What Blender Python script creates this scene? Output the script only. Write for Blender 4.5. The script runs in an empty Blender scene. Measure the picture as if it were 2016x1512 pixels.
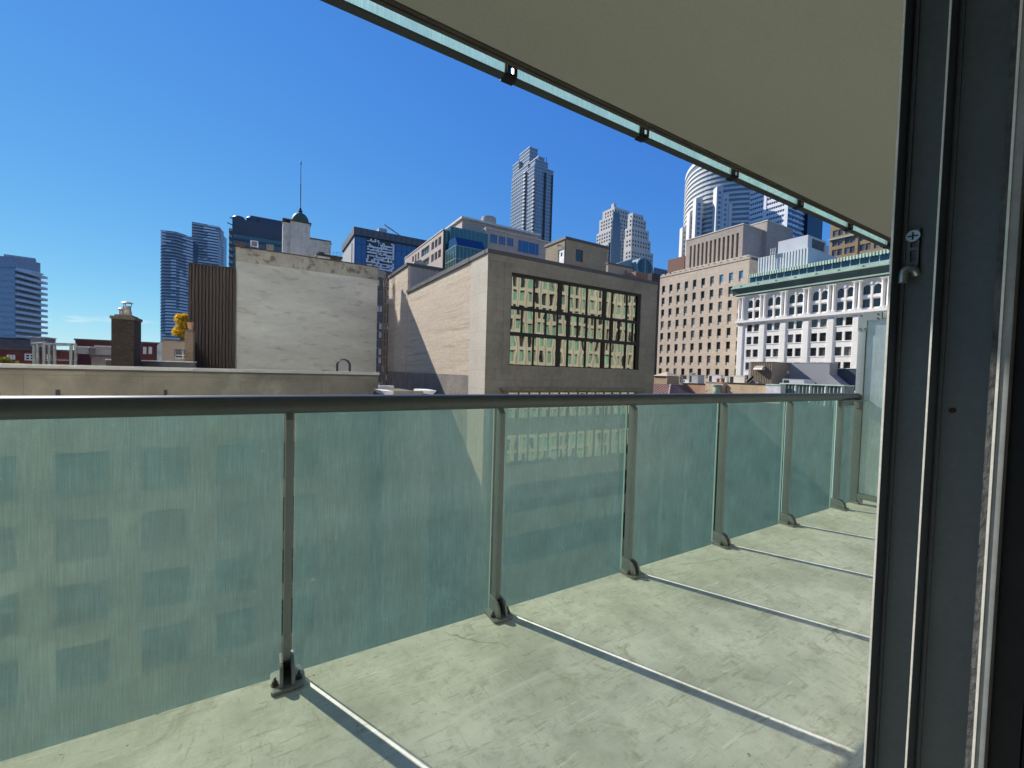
import bpy, bmesh, math, random
from math import radians, sin, cos, tan, pi, atan2, degrees
from mathutils import Vector, Matrix
random.seed(7)
R = radians
scene = bpy.context.scene
COL = scene.collection

# ------------------------------------------------------------------ camera
EYE = 1.19                                   # metres above the balcony floor
FPX = 818.82                                 # focal length in pixels of a 2016 px wide picture
YAW, PITCH, ROLL = R(30.7466), R(-1.7258), R(1.65996)
def cam_axes():
    cy, sy = cos(YAW), sin(YAW)
    r = Vector((cy, -sy, 0)); f = Vector((sy, cy, 0)); u = Vector((0, 0, 1))
    f, u = f*cos(PITCH)+u*sin(PITCH), u*cos(PITCH)-f*sin(PITCH)
    r, u = r*cos(ROLL)+u*sin(ROLL), u*cos(ROLL)-r*sin(ROLL)
    return r, u, f
CR, CU, CF = cam_axes()
CAM = Vector((0, 0, EYE))
cam = bpy.data.cameras.new('camera'); camo = bpy.data.objects.new('camera', cam); COL.objects.link(camo)
camo.matrix_world = Matrix(((CR.x, CU.x, -CF.x, CAM.x), (CR.y, CU.y, -CF.y, CAM.y), (CR.z, CU.z, -CF.z, CAM.z), (0, 0, 0, 1)))
cam.sensor_width = 36; cam.lens = 36*FPX/2016; cam.clip_start = 0.02; cam.clip_end = 20000
scene.camera = camo

# ------------------------------------------------------------------ sky, sun, exposure
SUN_AZ, SUN_EL = R(-27), R(36)               # azimuth measured from +Y towards +X
world = bpy.data.worlds.new('World'); scene.world = world; world.use_nodes = True
wn = world.node_tree; wn.nodes.clear()
def wnode(t, **k):
    n = wn.nodes.new(t)
    for a, b in k.items(): setattr(n, a, b)
    return n
wout = wnode('ShaderNodeOutputWorld'); wbg = wnode('ShaderNodeBackground')
sky = wnode('ShaderNodeTexSky', sky_type='NISHITA', sun_disc=False, sun_elevation=SUN_EL, sun_rotation=SUN_AZ,
            altitude=100, air_density=1.0, dust_density=0.0, ozone_density=6.0)
# tone of the sky: the haze band by the horizon is compressed, one power per channel
sepc = wnode('ShaderNodeSeparateColor'); comc = wnode('ShaderNodeCombineColor')
for ch, (kk, gg) in enumerate(((.063/.1757, 1.0), (.1437/.1757, .754), (.48/.1757, .28))):
    pw = wnode('ShaderNodeMath', operation='POWER'); pw.inputs[1].default_value = gg
    ml = wnode('ShaderNodeMath', operation='MULTIPLY'); ml.inputs[1].default_value = kk
    wn.links.new(sepc.outputs[ch], pw.inputs[0]); wn.links.new(pw.outputs[0], ml.inputs[0]); wn.links.new(ml.outputs[0], comc.inputs[ch])
wbg.inputs['Strength'].default_value = 0.12
# a few low white clouds over the horizon on the sun side
tc = wnode('ShaderNodeTexCoord'); mp = wnode('ShaderNodeMapping'); mp.inputs['Scale'].default_value = (9, 9, 60)
nz = wnode('ShaderNodeTexNoise'); nz.inputs['Scale'].default_value = 1.0; nz.inputs['Detail'].default_value = 6; nz.inputs['Roughness'].default_value = .55
rp = wnode('ShaderNodeValToRGB'); rp.color_ramp.elements[0].position = .56; rp.color_ramp.elements[1].position = .66
sp = wnode('ShaderNodeSeparateXYZ')
band = wnode('ShaderNodeValToRGB')
e = band.color_ramp.elements; e[0].position = 0.0; e[0].color = (0, 0, 0, 1); e[1].position = .085; e[1].color = (0, 0, 0, 1)
m1 = band.color_ramp.elements.new(.045); m1.color = (1, 1, 1, 1); m2 = band.color_ramp.elements.new(.004); m2.color = (1, 1, 1, 1)
mul = wnode('ShaderNodeMath', operation='MULTIPLY'); mixc = wnode('ShaderNodeMixRGB'); mixc.inputs['Color2'].default_value = (4.6, 5.1, 5.5, 1)
L = wn.links.new
L(tc.outputs['Generated'], mp.inputs['Vector']); L(mp.outputs['Vector'], nz.inputs['Vector']); L(nz.outputs['Fac'], rp.inputs['Fac'])
L(tc.outputs['Generated'], sp.inputs['Vector']); L(sp.outputs['Z'], band.inputs['Fac'])
L(rp.outputs['Color'], mul.inputs[0]); L(band.outputs['Color'], mul.inputs[1])
L(sky.outputs['Color'], sepc.inputs['Color']); L(comc.outputs['Color'], mixc.inputs['Color1']); L(mul.outputs[0], mixc.inputs['Fac'])
L(mixc.outputs['Color'], wbg.inputs['Color']); L(wbg.outputs['Background'], wout.inputs['Surface'])
SDIR = Vector((sin(SUN_AZ)*cos(SUN_EL), cos(SUN_AZ)*cos(SUN_EL), sin(SUN_EL)))
sl = bpy.data.lights.new('sun', 'SUN'); sl.energy = 4.3; sl.angle = R(0.53); sl.color = (1, .94, .85)
so = bpy.data.objects.new('sun', sl); COL.objects.link(so); so.rotation_euler = (-SDIR).to_track_quat('-Z', 'Y').to_euler()
so.location = SDIR*300
scene.view_settings.view_transform = 'Standard'; scene.view_settings.look = 'None'; scene.view_settings.gamma = 1
scene.view_settings.exposure = 0.55
cy_ = scene.cycles
cy_.max_bounces = 10; cy_.transparent_max_bounces = 16; cy_.diffuse_bounces = 5; cy_.glossy_bounces = 4
cy_.use_denoising = True; cy_.caustics_reflective = True; cy_.blur_glossy = 0; cy_.caustics_refractive = False
cy_.sample_clamp_indirect = 12

# ------------------------------------------------------------------ helpers: sight lines -> real places
def ray(px, py): return CF + CR*((px-1008)/FPX) - CU*((py-756)/FPX)
def aY(px, py, y): d = ray(px, py); return CAM + d*(y/d.y)
def aX(px, py, x): d = ray(px, py); return CAM + d*(x/d.x)
def aD(px, py, d): return CAM + ray(px, py)*d
def zY(px, py, y): return aY(px, py, y).z
def zX(px, py, x): return aX(px, py, x).z
GZ = -26.0                                   # street level

# ------------------------------------------------------------------ helpers: materials
MATS = {}
def nt(name):
    m = bpy.data.materials.new(name); m.use_nodes = True
    t = m.node_tree; t.nodes.clear(); return m, t
def N(t, typ, **k):
    n = t.nodes.new(typ)
    for a, b in k.items():
        if a in n.inputs: n.inputs[a].default_value = b
        else: setattr(n, a, b)
    return n
def c4(c): return (c[0], c[1], c[2], 1)
def mat(name, col, rough=.8, metal=0, spec=.4, noise=((1.5, .25),), col2=None, c2scale=.4, c2lo=.45, c2hi=.65,
        brick=None, bump=0, bscale=40, stretch=None, coat=0):
    """Principled material; noise = ((scale, strength), ...) darkens and lightens; brick = (w, h, mortar, mortar colour, second colour)."""
    if name in MATS: return MATS[name]
    m, t = nt(name); lk = t.links.new
    out = N(t, 'ShaderNodeOutputMaterial'); p = N(t, 'ShaderNodeBsdfPrincipled')
    lk(p.outputs[0], out.inputs[0])
    p.inputs['Roughness'].default_value = rough; p.inputs['Metallic'].default_value = metal
    p.inputs['Specular IOR Level'].default_value = spec; p.inputs['Coat Weight'].default_value = coat
    tc = N(t, 'ShaderNodeTexCoord'); vec = tc.outputs['Object']
    if stretch:
        mp = N(t, 'ShaderNodeMapping'); mp.inputs['Scale'].default_value = stretch; lk(vec, mp.inputs[0]); svec = mp.outputs[0]
    else: svec = vec
    src = None
    if brick:
        s = N(t, 'ShaderNodeSeparateXYZ'); lk(vec, s.inputs[0]); a = N(t, 'ShaderNodeMath', operation='ADD')
        lk(s.outputs[0], a.inputs[0]); lk(s.outputs[1], a.inputs[1]); cb = N(t, 'ShaderNodeCombineXYZ'); lk(a.outputs[0], cb.inputs[0]); lk(s.outputs[2], cb.inputs[1])
        b = N(t, 'ShaderNodeTexBrick'); lk(cb.outputs[0], b.inputs['Vector'])
        b.inputs['Scale'].default_value = 1; b.inputs['Brick Width'].default_value = brick[0]; b.inputs['Row Height'].default_value = brick[1]
        b.inputs['Mortar Size'].default_value = brick[2]; b.inputs['Color1'].default_value = c4(col); b.inputs['Color2'].default_value = c4(brick[4]); b.inputs['Mortar'].default_value = c4(brick[3])
        src = b.outputs['Color']
    else:
        rgb = N(t, 'ShaderNodeRGB'); rgb.outputs[0].default_value = c4(col); src = rgb.outputs[0]
    if col2:
        n = N(t, 'ShaderNodeTexNoise'); n.inputs['Scale'].default_value = c2scale; n.inputs['Detail'].default_value = 8; n.inputs['Roughness'].default_value = .6; lk(svec, n.inputs['Vector'])
        r = N(t, 'ShaderNodeValToRGB'); r.color_ramp.elements[0].position = c2lo; r.color_ramp.elements[1].position = c2hi; lk(n.outputs['Fac'], r.inputs[0])
        mx = N(t, 'ShaderNodeMixRGB'); mx.inputs['Color2'].default_value = c4(col2); lk(r.outputs[0], mx.inputs['Fac']); lk(src, mx.inputs['Color1']); src = mx.outputs[0]
    for sc, am in noise:
        n = N(t, 'ShaderNodeTexNoise'); n.inputs['Scale'].default_value = sc; n.inputs['Detail'].default_value = 6; lk(svec, n.inputs['Vector'])
        r = N(t, 'ShaderNodeMapRange'); r.inputs['From Min'].default_value = .25; r.inputs['From Max'].default_value = .75
        r.inputs['To Min'].default_value = 1-am; r.inputs['To Max'].default_value = 1+am; lk(n.outputs['Fac'], r.inputs['Value'])
        mx = N(t, 'ShaderNodeVectorMath', operation='SCALE'); lk(src, mx.inputs[0]); lk(r.outputs[0], mx.inputs['Scale']); src = mx.outputs[0]
    lk(src, p.inputs['Base Color'])
    if bump:
        n = N(t, 'ShaderNodeTexNoise'); n.inputs['Scale'].default_value = bscale; n.inputs['Detail'].default_value = 5; lk(svec, n.inputs['Vector'])
        bp = N(t, 'ShaderNodeBump'); bp.inputs['Strength'].default_value = bump; bp.inputs['Distance'].default_value = .02; lk(n.outputs['Fac'], bp.inputs['Height']); lk(bp.outputs[0], p.inputs['Normal'])
    MATS[name] = m
    return m
def glass(name, col, rough=.04, spec=.8, wav=0, wscale=.6, metal=0, vary=0):
    if name in MATS: return MATS[name]
    m, t = nt(name); lk = t.links.new
    out = N(t, 'ShaderNodeOutputMaterial'); p = N(t, 'ShaderNodeBsdfPrincipled'); lk(p.outputs[0], out.inputs[0])
    p.inputs['Base Color'].default_value = c4(col); p.inputs['Roughness'].default_value = rough; p.inputs['Specular IOR Level'].default_value = spec; p.inputs['Metallic'].default_value = metal
    if vary:
        oi = N(t, 'ShaderNodeObjectInfo'); r = N(t, 'ShaderNodeMapRange'); r.inputs['To Min'].default_value = 1-vary; r.inputs['To Max'].default_value = 1+vary
        lk(oi.outputs['Random'], r.inputs['Value']); sc = N(t, 'ShaderNodeVectorMath', operation='SCALE'); sc.inputs[0].default_value = col[:3]; lk(r.outputs[0], sc.inputs['Scale']); lk(sc.outputs[0], p.inputs['Base Color'])
    if wav:
        tc = N(t, 'ShaderNodeTexCoord'); n = N(t, 'ShaderNodeTexNoise'); n.inputs['Scale'].default_value = wscale; n.inputs['Detail'].default_value = 1
        lk(tc.outputs['Object'], n.inputs['Vector']); b = N(t, 'ShaderNodeBump'); b.inputs['Strength'].default_value = 1; b.inputs['Distance'].default_value = wav
        lk(n.outputs['Fac'], b.inputs['Height']); lk(b.outputs[0], p.inputs['Normal'])
    MATS[name] = m
    return m

# ------------------------------------------------------------------ helpers: meshes and tags
ORG = {}
def tag(o, label=None, cat=None, group=None, kind=None):
    if label: o['label'] = label
    if cat: o['category'] = cat
    if group: o['group'] = group
    if kind: o['kind'] = kind
    return o
def thing(name, loc, label, cat, group=None):
    o = bpy.data.objects.new(name, None); COL.objects.link(o); o.location = loc; o.empty_display_size = .3
    ORG[o.name] = Vector(loc); return tag(o, label, cat, group)
class MB:
    def __init__(s): s.v = []; s.f = []; s.m = []; s.cur = 0
    def mi(s, i): s.cur = i; return s
    def face(s, pts):
        k = len(s.v); s.v += [tuple(p) for p in pts]; s.f.append(tuple(range(k, k+len(pts)))); s.m.append(s.cur)
    def box(s, x0, x1, y0, y1, z0, z1, mat=None):
        if x0 > x1: x0, x1 = x1, x0
        if y0 > y1: y0, y1 = y1, y0
        if z0 > z1: z0, z1 = z1, z0
        k = len(s.v)
        s.v += [(x0,y0,z0),(x1,y0,z0),(x1,y1,z0),(x0,y1,z0),(x0,y0,z1),(x1,y0,z1),(x1,y1,z1),(x0,y1,z1)]
        for q in ((0,3,2,1),(4,5,6,7),(0,1,5,4),(1,2,6,5),(2,3,7,6),(3,0,4,7)):
            s.f.append(tuple(k+i for i in q)); s.m.append(s.cur if mat is None else mat)
        return s
    def prism(s, poly, z0, z1, axis='z'):
        """poly of 2-D points pushed along an axis ('z': (x,y), 'y': (x,z), 'x': (y,z))."""
        def P(p, w): return (p[0], p[1], w) if axis == 'z' else ((p[0], w, p[1]) if axis == 'y' else (w, p[0], p[1]))
        n = len(poly); k = len(s.v)
        s.v += [P(p, z0) for p in poly] + [P(p, z1) for p in poly]
        s.f.append(tuple(k+i for i in range(n))[::-1]); s.m.append(s.cur); s.f.append(tuple(k+n+i for i in range(n))); s.m.append(s.cur)
        for i in range(n):
            j = (i+1) % n; s.f.append((k+i, k+j, k+n+j, k+n+i)); s.m.append(s.cur)
        return s
    def lathe(s, cx, cy, prof, n=20, sy=1.0):
        k = len(s.v)
        for r, z in prof:
            for i in range(n):
                a = 2*pi*i/n; s.v.append((cx+r*cos(a), cy+sy*r*sin(a), z))
        for j in range(len(prof)-1):
            for i in range(n):
                a = k+j*n+i; b = k+j*n+(i+1) % n; s.f.append((a, b, b+n, a+n)); s.m.append(s.cur)
        s.f.append(tuple(k+i for i in range(n))[::-1]); s.m.append(s.cur)
        q = k+(len(prof)-1)*n; s.f.append(tuple(q+i for i in range(n))); s.m.append(s.cur)
        return s
    def tube(s, pts, r, n=8, sx=1.0):
        pts = [Vector(p) for p in pts]; rings = []
        for i, p in enumerate(pts):
            d = (pts[min(i+1, len(pts)-1)]-pts[max(i-1, 0)]).normalized()
            up = Vector((0, 0, 1)) if abs(d.z) < .95 else Vector((0, 1, 0))
            a = d.cross(up).normalized(); b = a.cross(d).normalized(); k = len(s.v)
            for j in range(n):
                t = 2*pi*j/n; s.v.append(tuple(p+a*(r*sx*cos(t))+b*(r*sin(t))))
            rings.append(k)
        for i in range(len(rings)-1):
            for j in range(n):
                s.f.append((rings[i]+j, rings[i]+(j+1) % n, rings[i+1]+(j+1) % n, rings[i+1]+j)); s.m.append(s.cur)
        s.f.append(tuple(rings[0]+j for j in range(n))[::-1]); s.m.append(s.cur); s.f.append(tuple(rings[-1]+j for j in range(n))); s.m.append(s.cur)
        return s
    def mesh(s, name, mats, org=Vector((0, 0, 0)), bevel=0, seg=2, smooth=None, weld=True):
        me = bpy.data.meshes.new(name)
        me.from_pydata([tuple(Vector(p)-org) for p in s.v], [], s.f)
        for x in (mats if isinstance(mats, (list, tuple)) else [mats]): me.materials.append(x)
        me.polygons.foreach_set('material_index', s.m)
        if bevel or weld:
            bm = bmesh.new(); bm.from_mesh(me)
            if weld: bmesh.ops.recalc_face_normals(bm, faces=bm.faces)
            if bevel:
                es = [e for e in bm.edges if len(e.link_faces) == 2 and e.calc_face_angle(0) > .5]
                bmesh.ops.bevel(bm, geom=es, offset=bevel, segments=seg, affect='EDGES', profile=.6, clamp_overlap=True)
            bm.to_mesh(me); bm.free()
        if smooth or bevel:
            me.shade_smooth(); me.set_sharp_from_angle(angle=R(smooth if smooth else 40))
        return me
    def build(s, name, mats, parent=None, bevel=0, seg=2, smooth=None, weld=True, org=None):
        o0 = ORG[parent.name] if parent else (Vector(org) if org else Vector((0, 0, 0)))
        me = s.mesh(name, mats, o0, bevel, seg, smooth, weld)
        o = bpy.data.objects.new(name, me); COL.objects.link(o)
        if parent: o.parent = parent
        elif org: o.location = o0
        ORG[o.name] = o0
        return o
def single(mb, name, mats, label, cat, group=None, **k):
    lo = Vector((min(v[0] for v in mb.v)+max(v[0] for v in mb.v), min(v[1] for v in mb.v)+max(v[1] for v in mb.v), 2*min(v[2] for v in mb.v)))/2
    return tag(mb.build(name, mats, None, org=lo, **k), label, cat, group)
def place(name, me, pos, parent):
    o = bpy.data.objects.new(name, me); COL.objects.link(o); o.parent = parent; o.location = Vector(pos)-ORG[parent.name]; ORG[o.name] = Vector(pos); return o

def wall_grid(mb, org, U, V, Nn, us, vs, holes, depth):
    """A wall face of strips us x vs with reveals around the holes (set of (i, j)); Nn points outwards."""
    org = Vector(org); U = Vector(U); V = Vector(V); Nn = Vector(Nn)
    def P(u, v, d=0): return org+U*u+V*v-Nn*d
    for i in range(len(us)-1):
        for j in range(len(vs)-1):
            u0, u1, v0, v1 = us[i], us[i+1], vs[j], vs[j+1]
            if (i, j) not in holes:
                mb.face([P(u0, v0), P(u1, v0), P(u1, v1), P(u0, v1)])
            else:
                mb.face([P(u0, v0), P(u0, v0, depth), P(u0, v1, depth), P(u0, v1)])
                mb.face([P(u1, v0), P(u1, v1), P(u1, v1, depth), P(u1, v0, depth)])
                mb.face([P(u0, v0), P(u1, v0), P(u1, v0, depth), P(u0, v0, depth)])
                mb.face([P(u0, v1), P(u0, v1, depth), P(u1, v1, depth), P(u1, v1)])
def win_mesh(name, w, h, axis, mats, fr=.06, t=.05, mull=(), trans=(), panel=None):
    """A window centred on its opening: pane (slot 0), frame bars (slot 1), panel below (slot 2). axis 'x' = faces -X, 'y' = faces -Y."""
    mb = MB()
    def bx(u0, u1, v0, v1, d0, d1, m):
        if axis == 'y': mb.box(u0, u1, d0, d1, v0, v1, m)
        else: mb.box(d0, d1, u0, u1, v0, v1, m)
    lo = -h/2 if panel is None else -h/2+panel
    bx(-w/2, w/2, lo, h/2, 0, t*.5, 0)
    if panel: bx(-w/2, w/2, -h/2, lo, -t*.6, t, 2)
    for a in (-1, 1): bx(a*w/2, a*(w/2-fr), lo, h/2, -t*.5, t, 1)
    bx(-w/2+fr, w/2-fr, lo, lo+fr, -t*.5, t, 1); bx(-w/2+fr, w/2-fr, h/2-fr, h/2, -t*.5, t, 1)
    for q in mull: bx(q*w-fr*.5, q*w+fr*.5, lo+fr, h/2-fr, -t*.4, t, 1)
    for q in trans: bx(-w/2+fr, w/2-fr, q*h-fr*.5, q*h+fr*.5, -t*.35, t*.98, 1)
    return mb.mesh(name, mats)

# ------------------------------------------------------------------ palette
M = {}
M['slab'] = None
M['alu'] = mat('grey_painted_aluminium', (.20, .24, .24), .45, 0, .5, ((3, .12), (60, .06)), bump=.03, bscale=200)
M['alu_l'] = mat('pale_cast_aluminium', (.26, .29, .29), .5, .2, .5, ((12, .2), (80, .1)), bump=.08, bscale=90)
M['alu_d'] = mat('dark_rail_paint', (.075, .087, .084), .4, 0, .5, ((3, .15), (50, .08)))
M['bolt'] = mat('rusty_bolt', (.12, .10, .085), .5, .6, .5, ((60, .4),))
M['steel_d'] = mat('dark_metal', (.03, .032, .034), .5, .3)
M['coping'] = mat('dark_coping_metal', (.075, .072, .072), .5, .2, .5, ((.6, .15),))
M['glass_dk'] = glass('dark_window_glass', (.02, .03, .036), .05, .9, vary=.5)
M['glass_sky'] = glass('sky_window_glass', (.05, .10, .17), .04, 1.0, vary=.3)
M['glass_blue'] = glass('blue_curtain_glass', (.03, .10, .27), .08, 1.0)
M['glass_teal'] = glass('green_curtain_glass', (.035, .12, .12), .06, 1.0, wav=.02, wscale=.5)
M['white'] = mat('white_paint', (.78, .78, .76), .6)

# ------------------------------------------------------------------ frosted balustrade glass
def frosted(name, trans_col, lucent_col, dirt=.28, trans=.40, fwd=.30):
    m, t = nt(name); lk = t.links.new
    out = N(t, 'ShaderNodeOutputMaterial'); tc = N(t, 'ShaderNodeTexCoord')
    mp = N(t, 'ShaderNodeMapping'); mp.inputs['Scale'].default_value = (300, 300, 9); lk(tc.outputs['Object'], mp.inputs[0])
    st = N(t, 'ShaderNodeTexNoise'); st.inputs['Scale'].default_value = 1; st.inputs['Detail'].default_value = 4; lk(mp.outputs[0], st.inputs['Vector'])
    cl = N(t, 'ShaderNodeTexNoise'); cl.inputs['Scale'].default_value = 4.5; cl.inputs['Detail'].default_value = 10; cl.inputs['Roughness'].default_value = .72; lk(tc.outputs['Object'], cl.inputs['Vector'])
    fine = N(t, 'ShaderNodeTexNoise'); fine.inputs['Scale'].default_value = 170; fine.inputs['Detail'].default_value = 2; lk(tc.outputs['Object'], fine.inputs['Vector'])
    a = N(t, 'ShaderNodeMath', operation='MULTIPLY'); lk(st.outputs['Fac'], a.inputs[0]); lk(cl.outputs['Fac'], a.inputs[1])
    f2 = N(t, 'ShaderNodeMath', operation='MULTIPLY_ADD'); lk(fine.outputs['Fac'], f2.inputs[0]); f2.inputs[1].default_value = .2; lk(a.outputs[0], f2.inputs[2])
    r = N(t, 'ShaderNodeMapRange'); r.inputs['From Min'].default_value = .18; r.inputs['From Max'].default_value = .48
    r.inputs['To Min'].default_value = trans+.16*dirt; r.inputs['To Max'].default_value = trans-.24*dirt; lk(f2.outputs[0], r.inputs['Value'])
    # smears: where dust lies the scattered light is paler
    rc = N(t, 'ShaderNodeMapRange'); rc.inputs['From Min'].default_value = .2; rc.inputs['From Max'].default_value = .5; rc.inputs['To Min'].default_value = .80; rc.inputs['To Max'].default_value = 1.28; lk(f2.outputs[0], rc.inputs['Value'])
    sc = N(t, 'ShaderNodeVectorMath', operation='SCALE'); sc.inputs[0].default_value = lucent_col; lk(rc.outputs[0], sc.inputs['Scale'])
    tr = N(t, 'ShaderNodeBsdfTransparent'); tr.inputs[0].default_value = c4(trans_col)
    tl = N(t, 'ShaderNodeBsdfTranslucent'); lk(sc.outputs[0], tl.inputs[0])
    df = N(t, 'ShaderNodeBsdfDiffuse'); lk(sc.outputs[0], df.inputs[0])
    m1 = N(t, 'ShaderNodeMixShader'); m1.inputs[0].default_value = .35; lk(tl.outputs[0], m1.inputs[1]); lk(df.outputs[0], m1.inputs[2])
    rf = N(t, 'ShaderNodeBsdfRefraction'); rf.inputs['Roughness'].default_value = .8; rf.inputs['IOR'].default_value = 1.45; rf.inputs[0].default_value = (.55, .90, .92, 1)
    m2 = N(t, 'ShaderNodeMixShader'); m2.inputs[0].default_value = fwd; lk(m1.outputs[0], m2.inputs[1]); lk(rf.outputs[0], m2.inputs[2])
    mx = N(t, 'ShaderNodeMixShader'); lk(r.outputs[0], mx.inputs[0]); lk(m2.outputs[0], mx.inputs[1]); lk(tr.outputs[0], mx.inputs[2])
    mps = N(t, 'ShaderNodeMapping'); mps.inputs['Scale'].default_value = (1, 1, .45); lk(tc.outputs['Object'], mps.inputs[0])
    ns = N(t, 'ShaderNodeTexNoise'); ns.inputs['Scale'].default_value = 130; ns.inputs['Detail'].default_value = 3; lk(mps.outputs[0], ns.inputs['Vector'])
    nb = N(t, 'ShaderNodeTexNoise'); nb.inputs['Scale'].default_value = 2.2; nb.inputs['Detail'].default_value = 4; lk(tc.outputs['Object'], nb.inputs['Vector'])
    sm = N(t, 'ShaderNodeMath', operation='MULTIPLY_ADD'); lk(nb.outputs['Fac'], sm.inputs[0]); sm.inputs[1].default_value = .28; lk(ns.outputs['Fac'], sm.inputs[2])
    rs = N(t, 'ShaderNodeMapRange'); rs.inputs['From Min'].default_value = .865; rs.inputs['From Max'].default_value = .92; rs.inputs['To Max'].default_value = .5; lk(sm.outputs[0], rs.inputs['Value'])
    ds = N(t, 'ShaderNodeBsdfTranslucent'); ds.inputs[0].default_value = (.42, .52, .50, 1); ms = N(t, 'ShaderNodeMixShader'); lk(rs.outputs[0], ms.inputs[0]); lk(mx.outputs[0], ms.inputs[1]); lk(ds.outputs[0], ms.inputs[2])
    lk(ms.outputs[0], out.inputs[0]); return m
def clear_face(name, refl=.05):
    m, t = nt(name); lk = t.links.new
    out = N(t, 'ShaderNodeOutputMaterial'); tr = N(t, 'ShaderNodeBsdfTransparent'); tr.inputs[0].default_value = (.96, 1, .99, 1)
    g = N(t, 'ShaderNodeBsdfGlossy'); g.inputs['Roughness'].default_value = .18; mx = N(t, 'ShaderNodeMixShader'); mx.inputs[0].default_value = refl
    lk(tr.outputs[0], mx.inputs[1]); lk(g.outputs[0], mx.inputs[2]); lk(mx.outputs[0], out.inputs[0]); return m
M['frost'] = frosted('frosted_glass', (.94, .95, .70), (.145, .272, .258))
M['clear'] = clear_face('glass_inner_face')
M['gedge'] = mat('glass_edge', (.45, .66, .62), .25, 0, .6, ())
def pane_box(mb, x0, x1, y0, y1, z0, z1, thin='y'):
    """Glass sheet: slot 0 frosted outer face, slot 1 clear inner face, slot 2 cut edges."""
    c = lambda *p: p
    if thin == 'y':
        mb.mi(0).face([(x0,y1,z0),(x0,y1,z1),(x1,y1,z1),(x1,y1,z0)]); mb.mi(1).face([(x0,y0,z0),(x1,y0,z0),(x1,y0,z1),(x0,y0,z1)])
        mb.mi(2).face([(x0,y0,z0),(x0,y0,z1),(x0,y1,z1),(x0,y1,z0)]); mb.face([(x1,y0,z0),(x1,y1,z0),(x1,y1,z1),(x1,y0,z1)])
    else:
        mb.mi(0).face([(x1,y0,z0),(x1,y1,z0),(x1,y1,z1),(x1,y0,z1)]); mb.mi(1).face([(x0,y0,z0),(x0,y0,z1),(x0,y1,z1),(x0,y1,z0)])
        mb.mi(2).face([(x0,y0,z0),(x1,y0,z0),(x1,y0,z1),(x0,y0,z1)]); mb.face([(x0,y1,z0),(x0,y1,z1),(x1,y1,z1),(x1,y1,z0)])
    mb.mi(2).face([(x0,y0,z1),(x1,y0,z1),(x1,y1,z1),(x0,y1,z1)]); mb.face([(x0,y0,z0),(x0,y1,z0),(x1,y1,z0),(x1,y0,z0)])
    return mb

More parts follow.
